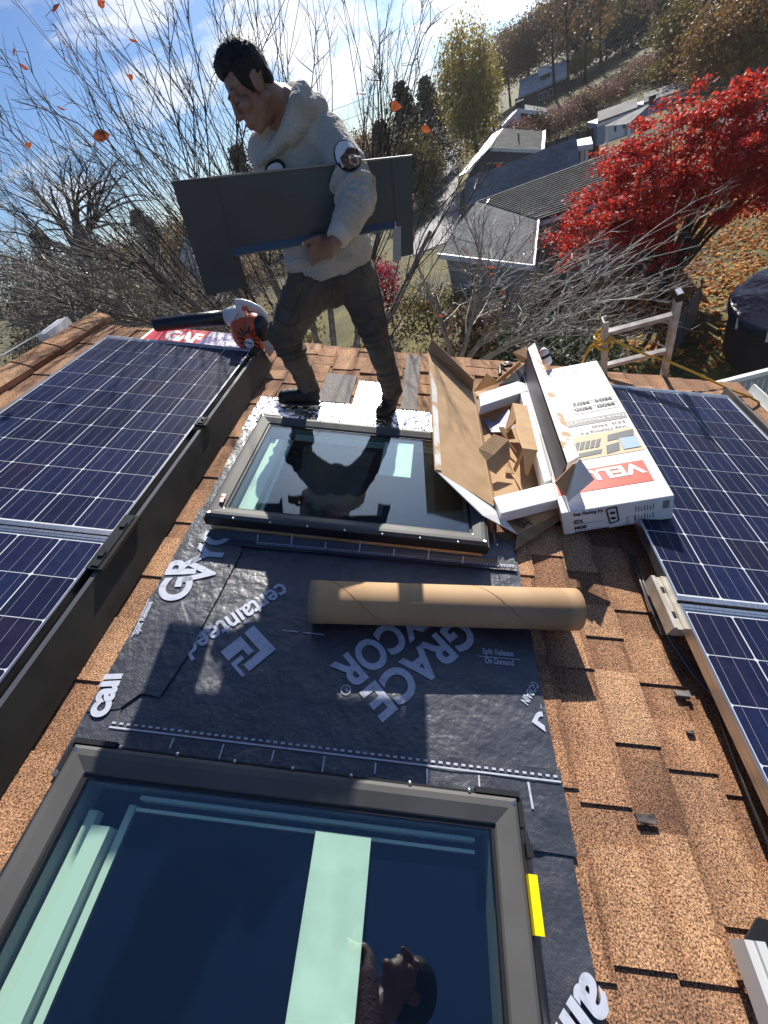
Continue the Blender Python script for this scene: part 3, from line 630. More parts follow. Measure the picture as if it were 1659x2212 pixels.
m = MB(); tt(m, 'Deck Mounted Flashing', .95, .507, .85, .035); m.build('lettering', M_whp, bt)
m = MB()
tt(m, 'EDL M08', .92, .46, .35, .032); tt(m, 'Step Flashing Kit', .92, .425, .5, .032)
for (u0, u1) in ((.44, .96),):
    for vv in (.56, .605, .65): tq(m, u0, u1, vv, vv + .0025)
    for uu in (.44, .70, .957): tq(m, uu, uu + .004, .56, .65)
for s, u, v in (('M04', .92, .645), ('M02', .66, .645), ('M08', .92, .60), ('M06', .66, .60)): tt(m, s, u, v, .2, .034, wt=.001)
for k, s in enumerate(('-', '++', '+-', '+', 'II')): tt(m, s, .86 - k * .16, .93 + .004 * k, .08, .035)
m.build('lettering', M_ink, bt)
pic = MB(); tq(pic, .03, .97, .255, .405, .0015); pic.build('picture_ground', mk('picture_plywood', (.6, .45, .27), .6), bt)
pic = MB()
for (u, v, w, h) in ((.06, .345, .2, .05), (.66, .34, .28, .05), (.05, .265, .5, .035), (.60, .265, .14, .06)): pic.add([top(u, v, .003), top(u + w, v + .01, .003), top(u + w + .03, v + h, .003), top(u + .03, v + h - .01, .003)], [(0, 1, 2, 3)])
for k in range(6): pic.add([top(.24 + k * .055, .315, .0035), top(.285 + k * .055, .317, .0035), top(.335 + k * .055, .365, .0035), top(.29 + k * .055, .363, .0035)], [(0, 1, 2, 3)])
pic.build('picture_shingles', mk('picture_slate', (.09, .10, .11), .6), bt)
pic = MB(); tq(pic, .78, .95, .275, .345, .004); pic.build('picture_sky', mk('picture_blue', (.3, .42, .55), .6), bt)
pic = MB()
for k in range(40): a, b_ = rnd.uniform(.04, .3), rnd.uniform(.205, .248); tq(pic, a, a + .03, b_, b_ + .008, .002 + k * 1e-5)
pic.build('picture_flowers', mk('picture_red', (.7, .08, .12), .6), bt)
fl_ = MB(); 
def ft(s, u, v, du, size, wt=0): tt(fl_, s, u, v, du, size, .0025, wt, frt, False)
ft('Step Flashing Kit', .10, .80, .27, .024, .0006); ft('EDL', .10, .46, .09, .026, .0008); ft('M08', .10, .18, .11, .026, .0008)
for u0, u1, v0, v1 in ((.10, .36, .40, .412), (.10, .36, .12, .128), (.10, .42, .0, .07), (.46, .6, .07, .08), (.585, .59, .05, .40), (.585, .655, .395, .405), (.65, .655, .05, .40)): tq(fl_, u0, u1, max(v0, .015), v1, .0022, frt)
for k in range(11): tq(fl_, .90 + k * .0055, .90 + k * .0055 + (.0035 if k % 3 else .0015), .52, .86, .0022, frt)
for k in range(7):
    for q in range(2): tq(fl_, .66 + k * .026, .666 + k * .026, .2 + q * .36, .44 + q * .38 - .04 * (k % 3), .0022, frt)
fl_.build('lettering', M_ink, bt)
sk_ = MB()                                         # little drawing of a skylight
for a, b_ in (((.40, .88), (.49, .92)), ((.49, .92), (.51, .30)), ((.51, .30), (.43, .22)), ((.43, .22), (.40, .88))):
    p, q = frt(*a, .0024), frt(*b_, .0024); sk_.bar(p, q, .006, .001, FN)
for u, v in ((.455, .68), (.46, .44)): sk_.ell(frt(u, v, .002), (.012, .002, .008), n=10, m=6)
sk_.build('drawing', M_ink, bt)
# -------- the torn open box
def C1(x, y, z): return onz((1180 + .3014 * x) / 1.302, (940 + .3014 * y) / 1.302, z)
ob = thing('open_box', 'torn open brown cardboard box with its lid flung back over the farther skylight', 'box', (-.5, -.6, 0))
def sl_(mb, pts, t=.005): return mb.slab([C1(*p) for p in pts], t)
m = MB(); sl_(m, [(80, 160, .29), (145, 1265, .235), (685, 1600, .118), (495, 535, .118)]); m.build('lid', M_card, ob)
m = MB(); sl_(m, [(105, 355, .290), (150, 1262, .240), (205, 1270, .2275), (180, 880, .246), (158, 500, .2665)], .002); m.build('torn_edge', M_torn, ob)
m = MB(); sl_(m, [(80, 160, .29), (495, 535, .118), (505, 425, .20), (110, 40, .355)]); m.build('end_flap', mk('cardboard_back', (.36, .22, .12), .85), ob)
m = MB(); sl_(m, [(152, 1270, .233), (590, 1690, .14), (915, 1865, .05), (760, 1690, .095), (685, 1612, .116), (330, 1302, .195)], .004); m.build('side_wall', M_wbox, ob)
m = MB(); sl_(m, [(495, 535, .116), (520, 560, .04), (700, 1560, .04), (685, 1600, .116)], .004); m.build('left_wall', M_card, ob)
m = MB(); sl_(m, [(495, 535, .034), (690, 1612, .034), (915, 1868, .034), (1640, 1500, .034), (1110, 490, .034)], .004); m.build('bottom', M_card, ob)
m = MB(); sl_(m, [(760, 1685, .045), (915, 1865, .036), (1640, 1495, .06), (1360, 1535, .075)], .004); m.build('near_flap', M_card, ob)
m = MB(); sl_(m, [(890, 2015, .030), (1640, 1520, .038), (1640, 1495, .052), (915, 1868, .036)], .004); m.build('loose_flap', mk('cardboard_dirty', (.42, .27, .14), .85, ramp=[(.4, (.28, .17, .09)), (.6, (.5, .33, .18))], nscale=10), ob)
# right wall of doubled board, its white face torn
m = MB(); a0, a1 = C1(1010, 130, .29), C1(1380, 1200, .29); b0, b1 = C1(1075, 80, .285), C1(1490, 1140, .285)
m.add([a0, a1, b1, b0, (a0.x + .05, a0.y - .02, .04), (a1.x + .05, a1.y + .02, .04), (b1.x + .02, b1.y, .15), (b0.x + .02, b0.y, .15)], [(0, 1, 2, 3), (1, 5, 6, 2), (2, 6, 7, 3), (3, 7, 4, 0)]); m.build('right_wall', M_torn, ob)
m = MB(); i0_, i1_ = a0 + Vector((-.002, 0, -.008)), a1 + Vector((-.002, 0, -.008)); m.quad(i0_, (a0.x + .012, a0.y - .02, .13), (a1.x + .012, a1.y + .02, .13), i1_); m.build('inner_face_shade', mk('painted_shade_navy', (.05, .055, .085), .5), ob)  # navy sheet that paints shade over the inner face of the right wall
m = MB(); m.add([b0 + Vector((.002, 0, -.005)), b0 + (b1 - b0) * .32 + Vector((.002, 0, -.006)), b0 + (b1 - b0) * .32 + Vector((.018, 0, -.1)), b0 + Vector((.018, 0, -.1))], [(0, 1, 2, 3)]); m.build('red_print', M_red, ob)
m = MB(); sl_(m, [(870, 168, .20), (940, 262, .17), (1015, 232, .25), (990, 116, .28)]); sl_(m, [(632, 368, .18), (512, 540, .05), (748, 452, .08)]); sl_(m, [(722, 430, .10), (745, 455, .07), (950, 290, .11), (935, 250, .14)]); m.build('torn_flap', M_card, ob)
m = MB(); sl_(m, [(1263, 1388, .26), (1368, 1512, .20), (1470, 1195, .33), (1430, 1212, .33)]); m.build('corner_flap', M_card, ob)
m = MB(); sl_(m, [(1368, 1512, .20), (1388, 1566, .185), (1632, 1356, .265), (1495, 1158, .35), (1466, 1200, .335)], .004); m.build('corner_cover', M_wbox, ob)
m = MB(); sl_(m, [(722, 1640, .05), (800, 1800, .0435), (905, 1868, .0405), (930, 1852, .0405)], .001); 
st = MB(); p0, p1, p3 = C1(800, 1735, .0535), C1(965, 1815, .0435), C1(865, 1665, .0585)
def spx(u, v): return p0 + (p1 - p0) * u + (p3 - p0) * v + Vector((0, 0, .004))
for a, b_ in (((0, 0), (1, 0)), ((1, 0), (1, 1)), ((1, 1), (0, 1)), ((0, 1), (0, 0)), ((.0, .5), (1, .5))): st.bar(spx(*a), spx(*b_), .0035, .001)
put_text(st, '3325', spx(.32, .1), p1 - p0, p3 - p0, .03, .001); put_text(st, '3202403MR', spx(.1, .62), p1 - p0, p3 - p0, .02, .0005)
for k in range(12):
    a0_, a1_ = k / 12 * 6.283, (k + 1) / 12 * 6.283; st.bar(spx(.17 + .1 * math.cos(a0_), .3 + .2 * math.sin(a0_)), spx(.17 + .1 * math.cos(a1_), .3 + .2 * math.sin(a1_)), .003, .001)
st.build('stamp', M_ink, ob)
# packing inside it
pk = thing('packing_channel', 'U-shaped white moulded packing channel lying in the open box', 'packing', (-.4, -.6, .04))
for nm, pts in (('far_arm', [(557, 557, .13), (572, 672, .13), (945, 548, .13), (1108, 490, .13), (915, 437, .13)]), ('long_arm', [(945, 549, .13), (1165, 1378, .13), (1300, 1345, .13), (1052, 520, .13)]), ('near_arm', [(690, 1520, .13), (762, 1675, .13), (1365, 1525, .13), (1270, 1375, .13)])):
    m = MB(); sl_(m, pts, .062); m.build(nm, M_chan, pk, bevel=.004)
bd = MB(); sl_(bd, [(742, 472, .118), (915, 436, .118), (1110, 486, .118), (1030, 232, .15)], .012); o = bd.build('metal_flashing', mk('dark_flashing', (.03, .032, .035), .4, .5), None, loc=W((-.4, -.05, .1))); tag(o, 'dark metal flashing piece sticking out of the far end of the open box', 'metal flashing')
ck = thing('cardboard_stack', 'small stack of cut corrugated cardboard pads in the open box', 'cardboard stack', C1(700, 1150, .04))
P = [C1(690, 930, .165), C1(832, 985, .155), C1(850, 1165, .10), C1(716, 1086, .125)]; ev = C1(545, 1070, .14) - P[0]
for k in range(8):
    m = MB(); f0, f1 = k / 8, (k + .62) / 8; q0 = [p + ev * f0 for p in P]; q1 = [p + ev * f1 for p in P]
    m.add(q0 + q1, [(0, 1, 2, 3), (7, 6, 5, 4)] + [(i, (i + 4), (i + 1) % 4 + 4, (i + 1) % 4) for i in range(4)]); m.build('cardboard_pad', M_card, ck)
m = MB(); q0 = [p.lerp(P[0].lerp(P[2], .5), .05) + ev * .06 for p in P]; q1 = [p.lerp(P[0].lerp(P[2], .5), .05) + ev * .94 for p in P]; m.add(q0 + q1, [(i, (i + 4), (i + 1) % 4 + 4, (i + 1) % 4) for i in range(4)]); m.build('fluting', M_card2, ck)
cb = thing('cardboard_sleeve', 'torn brown cardboard sleeve standing in the middle of the open box', 'cardboard sleeve', C1(980, 1150, .04))
m = MB(); sl_(m, [(868, 640, .16), (900, 790, .165), (905, 925, .175), (960, 1062, .19), (1105, 1082, .19), (1060, 905, .175), (1002, 664, .16)]); m.build('sleeve_top', M_card, cb)
m = MB(); sl_(m, [(960, 1062, .19), (985, 1305, .06), (1012, 1318, .06), (1105, 1082, .19)]); m.build('sleeve_end', mk('cardboard_tan', (.5, .33, .18), .8), cb)
m = MB(); sl_(m, [(868, 640, .16), (795, 895, .07), (818, 922, .07), (900, 790, .165)]); sl_(m, [(740, 858, .12), (735, 870, .12), (800, 1000, .07), (905, 1105, .07), (822, 985, .09), (790, 866, .12)]); sl_(m, [(960, 1062, .188), (872, 1260, .06), (890, 1290, .06), (975, 1100, .17)]); sl_(m, [(800, 1180, .06), (800, 1290, .05), (880, 1300, .05), (830, 1170, .07)]); m.build('torn_flap', M_card, cb)
m = MB(); sl_(m, [(600, 800, .05), (670, 912, .05), (760, 912, .06), (885, 870, .07), (832, 690, .09), (700, 820, .05)], .003); o = m.build('plastic_bag', mk('violet_plastic', (.16, .15, .34), .35), None, loc=W((-.5, -.5, .05))); tag(o, 'crumpled violet plastic wrapper under the packing in the open box', 'plastic wrapper')
# caulk things beyond the boxes
t = thing('caulk_gun', 'black caulking gun lying on the shingles behind the open box', 'caulking gun', C1(760, 330, 0))
m = MB(); m.cap(C1(750, 300, .02), .012, C1(752, 375, .02), .012); m.tube([C1(760, 280, .03), C1(800, 300, .035), C1(870, 290, .05)], .011, 8); m.build('barrel', M_gask, t, smooth=True)
m = MB(); m.tube([C1(780, 280, .03), C1(815, 265, .06), C1(860, 265, .06)], .006, 6); m.build('trigger', M_alu, t, smooth=True)
t = thing('sealant_tube', 'white sealant cartridge poking up behind the torn box wall', 'sealant tube', ony(1180, 790, .1))
p, q = ony((1180 + .3014 * 1195) / 1.302, (940 + .3014 * 250) / 1.302, .12), ony((1180 + .3014 * 1160) / 1.302, (940 + .3014 * 165) / 1.302, .14)
m = MB(); m.cap(p, .028, q, .026); m.build('cartridge', M_wht, t, smooth=True)
m = MB(); m.cap(p.lerp(q, .45), .0295, p.lerp(q, .55), .0295, 14, 2); m.build('band', M_gask, t, smooth=True)
t = thing('tool_bag', 'grey tool bag with a red tag behind the white flashing box', 'tool bag', (-.15, .2, 0))
a_, b_ = ony(1187, 822, .2), ony(1235, 828, .2)
m = MB(); m.cap(a_ - Vector((0, 0, .04)), .075, b_ - Vector((.0, 0, .04)), .06); m.build('bag_body', mk('grey_canvas', (.28, .27, .22), .9, bump=(60, .3, 'n')), t, smooth=True)
m = MB(); m.box(ony(1203, 812, .10), (.05, .02, .03)); m.build('red_tag', M_red, t)
# -------- shingle bundle in its wrapper, leaf blower on top
M_wr = mk('red_wrapper', (.62, .05, .06), .35); M_wv = mk('violet_wrapper', (.15, .10, .35), .4, ramp=[(.45, (.13, .09, .33)), (.62, (.55, .5, .62))], nscale=9, bump=(20, .4, 'n'))
t = thing('shingle_bundle', 'red and violet wrapped bundle of shingles beyond the left solar panel', 'shingle bundle', (-2.5, .3, 0))
m = MB(); m.bx(-2.98, -2.10, .06, .46, .008, .046); m.build('wrapper', M_wht, t, bevel=.006)
xs = onz(455, 720, .05).x
m = MB(); m.quad((-2.95, .07, .0475), (xs - .05, .07, .0475), (xs, .45, .0475), (-2.95, .45, .0475)); m.build('red_panel', M_wr, t)
m = MB(); m.quad((xs - .05, .07, .0475), (-2.11, .07, .0475), (-2.11, .45, .0475), (xs, .45, .0475)); m.build('violet_panel', M_wv, t)
m = MB(); p = onz(352, 731, .049); q = onz(428, 741, .049); put_text(m, 'GAF', p, q - p, Vector((-.1, 1, 0)), .21, .012, (q - p).length)
p = onz(461, 740, .049); q = onz(530, 752, .049); put_text(m, 'Timberline', p, q - p, Vector((-.1, 1, 0)), .12, .001, (q - p).length * 1.12)
p = onz(460, 750, .049); q = onz(528, 760, .049); put_text(m, 'High Definition Lifetime', p, q - p, Vector((-.1, 1, 0)), .04, .0, (q - p).length * 1.12); m.build('lettering', M_whp, t)
def B1(x, y, Y): return ony((400 + .2532 * x) / 1.302, (820 + .2532 * y) / 1.302, Y)
bl = thing('leaf_blower', 'orange and white petrol leaf blower with a long black nozzle at the far roof edge', 'leaf blower', (-2.15, .2, .05))
M_or = mk('orange_plastic', (.62, .10, .025), .4); M_cr = mk('cream_plastic', (.66, .65, .62), .42); M_nz = mk('black_nozzle', (.016, .018, .02), .35)
m = MB(); m.tube([B1(150, 372, .16), B1(160, 372, .16), B1(560, 325, .2), B1(960, 290, .22)], [.040, .042, .046, .048], 18); m.build('nozzle', M_nz, bl, smooth=True)
m = MB(); m.tube([B1(940, 285, .22), B1(1060, 265, .22), B1(1110, 260, .22)], [.052, .062, .056], 18); m.box(B1(1000, 205, .22), (.05, .04, .02)); m.build('collar', M_cr, bl, smooth=True)
cc = B1(1180, 470, .2)
m = MB(); m.ell(cc, (.115, .085, .125)); m.ell(B1(1120, 400, .2), (.085, .07, .085)); m.ell(B1(1240, 380, .2), (.08, .08, .08)); m.ell(B1(1230, 570, .17), (.085, .06, .07))
objmesh('fan_housing', evalmesh(m, 'fan_housing', .008, 5, off=bl.location), M_or, bl)
m = MB()
for k in range(14): 
    a = k * .45; m.bar(cc + Vector((.03 * math.cos(a) + .03, -.087, .04 * math.sin(a))), cc + Vector((.075 * math.cos(a) + .03, -.080, .085 * math.sin(a))), .008, .004, (0, 1, 0))
m.build('air_slot', M_gask, bl)
m = MB(); m.ell(B1(1320, 400, .17), (.055, .05, .075)); m.ell(B1(1350, 520, .2), (.045, .05, .06)); m.build('engine', M_nz, bl, smooth=True)
m = MB(); pts = [(1035, 115), (1110, 118), (1200, 140), (1300, 190), (1370, 260), (1400, 345)]
m.tube([B1(x, y, .2) for x, y in pts], [.020, .022, .020, .019, .019, .017], 10); m.tube([B1(1060, 130, .2), B1(1100, 200, .2), B1(1130, 280, .2)], [.022, .032, .03], 10); m.tube([B1(1120, 285, .2), B1(1230, 300, .2), B1(1330, 285, .2)], [.026, .018, .014], 10)
m.tube([B1(1180, 200, .2), B1(1260, 210, .2), B1(1310, 270, .2)], .008, 8)
objmesh('handle', evalmesh(m, 'handle', .006, 4, off=bl.location), M_cr, bl)
m = MB(); m.box(B1(1140, 190, .17), (.03, .03, .015)); m.build('trigger', M_red, bl)
m = MB(); lc = B1(1190, 578, .1); m.lathe([(0, .003), (.032, .003), (.032, 0)], lc, 20, Matrix.Rotation(math.radians(75), 3, 'X')); m.build('badge', M_whp, bl)
m = MB(); put_text(m, 'STIHL', lc + Vector((-.026, -.008, .004)), (1, 0, -.12), (.08, -.25, .95), .018, .001, .052); m.build('lettering', M_ink, bl)
m = MB(); m.tube([B1(1065, 240, .12), B1(1020, 330, .1), B1(1020, 420, .11), B1(1060, 500, .11)], .003, 5); m.tube([B1(1190, 240, .12), B1(1170, 330, .1), B1(1150, 430, .09), B1(1100, 500, .11)], .0035, 5); m.build('cord', mk('blue_cord', (.1, .14, .2), .5), bl)
m = MB(); m.slab([B1(1330, 560, .12), B1(1410, 735, .1), B1(1475, 640, .1), B1(1400, 540, .12)], .004); m.build('paper_tag', mk('tan_tag', (.6, .5, .4), .6), bl)
# -------- ladder and hose
M_lad = mk('weathered_ladder', (.5, .46, .42), .5, .35, ramp=[(.35, (.36, .31, .27)), (.55, (.56, .53, .50)), (.7, (.68, .66, .63))], nscale=11)
RR = Vector((math.cos(TH), 0, math.sin(TH)))
T_ = Vector((.492, .30, .609)); E_ = ony(1428, 822, .545); dl = (E_ - T_).normalized(); Fd = RR.cross(dl).normalized()
lt = thing('ladder', 'weathered aluminium ladder top standing above the far roof edge', 'ladder', E_)
LW = .405
for k, (nm, off, ex) in enumerate((('rail', 0, 0), ('rail', -LW, .05))):
    p0 = T_ + RR * off + dl * ex; p1 = T_ + RR * off + dl * 4.6
    m = MB(); m.bar(p0, p1, .06, .008, RR); m.bar(p0 + RR * .012 + Fd * .028, p1 + RR * .012 + Fd * .028, .005, .028, RR); m.bar(p0 + RR * .012 - Fd * .028, p1 + RR * .012 - Fd * .028, .005, .028, RR); m.build(nm, M_lad, lt)
m = MB(); m.bar(T_ - dl * .004 + RR * .01, T_ + dl * .045 + RR * .01, .064, .036, RR); m.build('end_cap', M_gask, lt)
m = MB(); m.bar(T_ - dl * .006 + RR * .01, T_ - dl * .004 + RR * .01, .05, .028, RR); m.build('end_plate', M_alu, lt)
for k in range(8):
    q = T_ + dl * (.165 + .305 * k); m = MB(); m.bar(q, q - RR * LW, .034, .026, dl); m.bar(q + Fd * .0 + dl * .018, q - RR * LW + dl * .018, .022, .012, dl); m.build('rung', M_lad, lt)
M_hose = mk('yellow_hose', (.62, .36, .03), .4)
hs = MB(); rc = T_ - RR * LW + dl * .19; pts = []
for k in range(34):
    a = k * .55; pts.append(rc + RR * .052 * math.cos(a) + Fd * .052 * math.sin(a) + dl * (.05 * math.sin(k * .37) + .0015 * k))
pts += [rc + dl * .07 + Fd * .05, rc + dl * .16 + Fd * .09 - RR * .06, rc + dl * .26 + Fd * .1 - RR * .10, rc + dl * .8 - RR * .2 + Fd * .2]
hs.tube(pts, .0075, 8)
hs.tube([rc + RR * .03, ony(1330, 738, .36), ony(1400, 768, .40), ony(1437, 778, .43), ony(1500, 805, .42), ony(1570, 838, .40), onz(1620, 858, .05), onz(1638, 868, .02), onz(1642, 882, -.03), (1.39, .1, -.4), (1.42, .1, -2)], .0075, 8)
o = hs.build('air_hose', M_hose, None, smooth=True, loc=W((1.0, .4, .2))); tag(o, 'yellow air hose coiled on the ladder and running over the roof edge', 'hose')
# -------- scraps on the shingles
M_scr = mk('dark_scrap', (.06, .05, .045), .8, ramp=[(.4, (.03, .026, .024)), (.6, (.12, .1, .09))], nscale=40)
for (x, y, s_, lab) in ((1396, 1770, .028, 'dark torn shingle scrap curled up on the sunlit shingles'), (1474, 1500, .026, 'flat grey shingle scrap near the edge of the right panel'), (1490, 1583, .012, 'tiny dark granule scrap on the sunlit shingles beside the right panel')):
    p = onz(x, y, .012); m = MB(); nn = 7
    pts = [p + Vector((s_ * (1 + .35 * math.sin(k * 2.3)) * math.cos(k / nn * 6.283), s_ * .6 * (1 + .4 * math.cos(k * 1.7)) * math.sin(k / nn * 6.283),   .0035 + .007 * math.sin(k * 1.9) ** 2)) for k in range(nn)]
    m.slab(pts, .005, (0, 0, 1)); o = m.build('shingle_scrap', M_scr if s_ != .026 else mk('grey_scrap', (.16, .15, .14), .9), None, loc=W(p)); tag(o, lab, 'scrap')
# ================================================================== the worker and the flashing he carries
J = ony
M_skin = mk('skin', (.25, .13, .085), .5, sss=.1, ramp=[(.3, (.21, .105, .068)), (.7, (.28, .15, .10))], nscale=12)
M_hair = mk('black_hair', (.010, .009, .008), .6, spec=.3, bump=[(220, .8, 'n')], dist=.004, stretch=(1, 1, .3))
M_fleece = mk('cream_fleece', (.44, .39, .34), .95, sheen=.2, ramp=[(.3, (.37, .33, .275)), (.6, (.46, .415, .36))], nscale=14, bump=[(110, .5, 'v'), (40, .2, 'n')], dist=.010)
M_cuff = mk('ribbed_cuff', (.5, .46, .41), .9, bump=(160, .6, 'n'), dist=.004)
M_trs = mk('dark_work_trousers', (.08, .065, .05), .9, ramp=[(.35, (.066, .050, .036)), (.65, (.12, .092, .066))], nscale=6, bump=[(7, .8, 'n'), (150, .3, 'n')], dist=.02)
M_boot = mk('black_work_boot', (.012, .011, .010), .55, bump=(40, .5, 'n'), dist=.006)
pe = thing('person', 'man in a cream fleece hoodie carrying a long dark metal flashing under his arm', 'person', (-1.43, -.37, .02))
HC = Vector((-1.708, -.497, 1.336))               # head centre and axes
hu = Vector((-.61, -.118, .784)).normalized(); hf = Vector((-.669, -.455, -.588)); hf = (hf - hu * hf.dot(hu)).normalized(); hr = hf.cross(hu).normalized()
HM = Matrix((hr, hf, hu)).transposed(); HS = .90
def H(x, y, z): return HC + HM @ (Vector((x, y, z)) * HS)
pel, wai, chs, uch, nek = J(716, 592, -.42), J(702, 505, -.38), J(652, 372, -.36), J(640, 305, -.38), J(612, 236, -.42)
shL, elL, wrL = J(710, 300, -.40), J(774, 432, -.60), J(727, 517, -.70)
shR, elR, wrR = J(578, 332, -.42), J(600, 440, -.34), J(600, 500, -.46)
hiL, knL, anL = J(770, 604, -.40), J(810, 722, -.46), J(846, 842, -.385)
hiR, knR, anR = J(672, 614, -.45), J(614, 722, -.50), J(668, 838, -.345)
b = MB()
b.ell(H(0, -.012, .035), (.074 * HS, .096 * HS, .084 * HS), HM); b.ell(H(0, .018, -.035), (.062 * HS, .068 * HS, .082 * HS), HM)
b.ell(H(0, .060, -.094), (.026, .020, .019), HM); b.ell(H(0, .060, -.060), (.042, .028, .042), HM)
for s in (-1, 1):
    b.cap(H(s * .056, -.01, -.05), .022, H(s * .016, .058, -.096), .018); b.ell(H(s * .042, .060, -.022), (.026, .022, .024), HM)
    b.ell(H(s * .033, .074, .004), (.017, .012, .011), HM); b.ell(H(s * .013, .092, -.034), (.011, .011, .009), HM)
    b.ell(H(s * .077, -.012, -.004), (.009, .018, .029), HM); b.cap(H(s * .073, .0, .016), .008, H(s * .082, -.022, .020), .008)
b.cap(H(-.042, .076, .026), .013, H(.042, .076, .026), .013); b.cap(H(0, .086, .018), .009, H(0, .103, -.030), .0125)
b.cap(H(-.02, .088, -.064), .0085, H(.02, .088, -.064), .0085); b.cap(H(-.016, .086, -.077), .008, H(.016, .086, -.077), .008)
b.cap(H(0, -.035, -.05), .051, nek, .058)
def limb(mb, pts):
    for (p, r), (q, s) in zip(pts, pts[1:]): mb.cap(p, r, q, s)
limb(b, [(nek, .07), (uch, .09), (chs, .11), (wai, .10), (pel, .085)])
limb(b, [(uch, .08), (shL, .055), (elL, .042), (wrL, .027)]); limb(b, [(uch, .08), (shR, .055), (elR, .042), (wrR, .027)])
limb(b, [(pel, .075), (hiL, .075), (knL, .052), (anL, .036)]); limb(b, [(pel, .075), (hiR, .075), (knR, .055), (anR, .036)])
# flashing plane: it is gripped by its lower lip
TL, TR, BL, BR = J(370, 391, -.78), J(889, 335, -.45), J(446, 638, -.73), J(893, 549, -.46)
def FP(s, t, l=0.):
    p = TL.lerp(TR, s).lerp(BL.lerp(BR, s), t); n = (TR - TL).cross(BL - TL).normalized()
    if n.y > 0: n = -n
    return p + n * l                              # l: towards the camera
def grip_hand(mb):
    """left hand: palm outside the lip, thumb lying along its face, four fingers hooked under and behind it"""
    e = (FP(.5, .64) - FP(.4, .64)).normalized(); dn = (FP(.5, .8) - FP(.5, .6)).normalized(); out = (FP(.5, .6, .1) - FP(.5, .6)).normalized()
    P0 = J(686, 530, FP(.62, .64).y - .035)
    mb.cap(wrL, .027, P0 + e * .035 - dn * .004, .027); 
    for k in range(4): mb.cap(P0 + e * .045 + dn * (.004 + .012 * k) + out * .004, .017, P0 + dn * (-.012 + .0205 * k) + out * .006, .0095)
    th = [P0 + e * .035 - dn * .022 + out * .006, P0 + e * .004 - dn * .030 + out * .010, P0 - e * .030 - dn * .022 + out * .004, P0 - e * .056 - dn * .016 - out * .004]
    limb(mb, list(zip(th, (.0155, .0135, .0118, .0095))))
    for k, (l1, l2, l3) in enumerate(((.034, .026, .020), (.038, .028, .021), (.036, .026, .020), (.028, .02, .017))):
        a = P0 + dn * (-.012 + .0205 * k) + out * .006; r = (.0082, .0085, .0082, .0074)[k]
        q1 = a - e * (l1 * .82) + dn * .012 + out * (.004 - .004 * k); q2 = q1 - out * l2 * .75 - e * l2 * .35 + dn * .012; q3 = q2 - out * l3 * .9 + e * .004 - dn * .006
        limb(mb, [(a, r * 1.12), (q1, r * 1.05), (q2, r * .98), (q3, r * .85)])
    return th, P0, e, dn, out
th, P0, ge, gd, go = grip_hand(b)
# right hand, behind the sheet
gx = (FP(.5, .6) - FP(.4, .6)).normalized(); gz = (FP(.3, .2) - FP(.3, .6)).normalized()
b.cap(wrR, .026, wrR - gx * .05 - gz * .02, .024)
for k in range(4):
    a = wrR - gx * .07 + gz * (-.03 + .017 * k); limb(b, [(a, .0105), (a - gx * .035, .010), (a - gx * .055 - gz * .012, .0085)])
limb(b, [(wrR - gx * .02 + gz * .02, .013), (wrR - gx * .055 + gz * .04, .011), (wrR - gx * .075 + gz * .042, .009)])
objmesh('body', evalmesh(b, 'body', .0036, 3, off=pe.location), M_skin, pe)
# nails of the visible thumb
m = MB(); m.ell(th[-1] - ge * .002 + go * .008, (.006, .003, .006)); m.build('thumb_nail', mk('nail', (.55, .42, .36), .4), pe, smooth=True)
# hair: shaped cap, tufted
h = MB()
h.ell(H(0, -.020, .048), (.078 * HS, .088 * HS, .086 * HS), HM); h.ell(H(0, .002, .098), (.055, .070, .040), HM); h.ell(H(0, -.058, .0), (.054, .036, .056), HM); h.ell(H(0, .050, .086), (.047, .026, .022), HM)
for s in (-1, 1): h.ell(H(s * .070, .004, .036), (.012, .034, .044), HM); h.cap(H(s * .0745, .012, .01), .007, H(s * .074, .016, -.018), .004)
hm = evalmesh(h, 'hair', .005, 4, off=pe.location)
def ruffle(me, fn):
    n = len(me.vertices); co = np.empty(n * 3); no = np.empty(n * 3); me.vertices.foreach_get('co', co); me.vertices.foreach_get('normal', no)
    co = co.reshape(-1, 3); no = no.reshape(-1, 3); co = co + no * np.array([fn(Vector(c)) for c in co])[:, None]; me.vertices.foreach_set('co', co.ravel()); me.update()
ruffle(hm, lambda c: noise.noise(c * 40) * .0025 + noise.noise(c * 130) * .002)
hb = MB(); rh = random.Random(4)
hairo = objmesh('hair', hm, M_hair, pe)
M3 = MR.to_3x3()
hm_n = [v.normal.copy() for v in hm.vertices]
for k in range(900):
    p = hm.vertices[rh.randrange(len(hm.vertices))]; n = hm_n[p.index]; up_ = M3 @ hu; f_ = M3 @ hf
    if n.dot(up_) < .1: continue
    d = (n * .8 + f_ * .55 + Vector((rh.gauss(0, .3), rh.gauss(0, .3), rh.gauss(0, .3)))).normalized(); q = p.co + d * rh.uniform(.006, .014); w = n.cross(d)
    if w.length < 1e-3: continue
    w = w.normalized() * .0016; hb.add([p.co - w, p.co + w, q], [(0, 1, 2)])
hb.v = [tuple(Vector(v) + pe.location) for v in hb.v]; hb.build('hair_tufts', M_hair, pe, roof=False)
m = MB()
for s in (-1, 1): m.cap(H(s * .016, .091, .030), .0045, H(s * .05, .076, .034), .0035, 8, 3); m.cap(H(s * .02, .0875, -.001), .0024, H(s * .047, .080, -.003), .0022, 8, 3)
m.build('eyebrow', M_hair, pe, smooth=True)
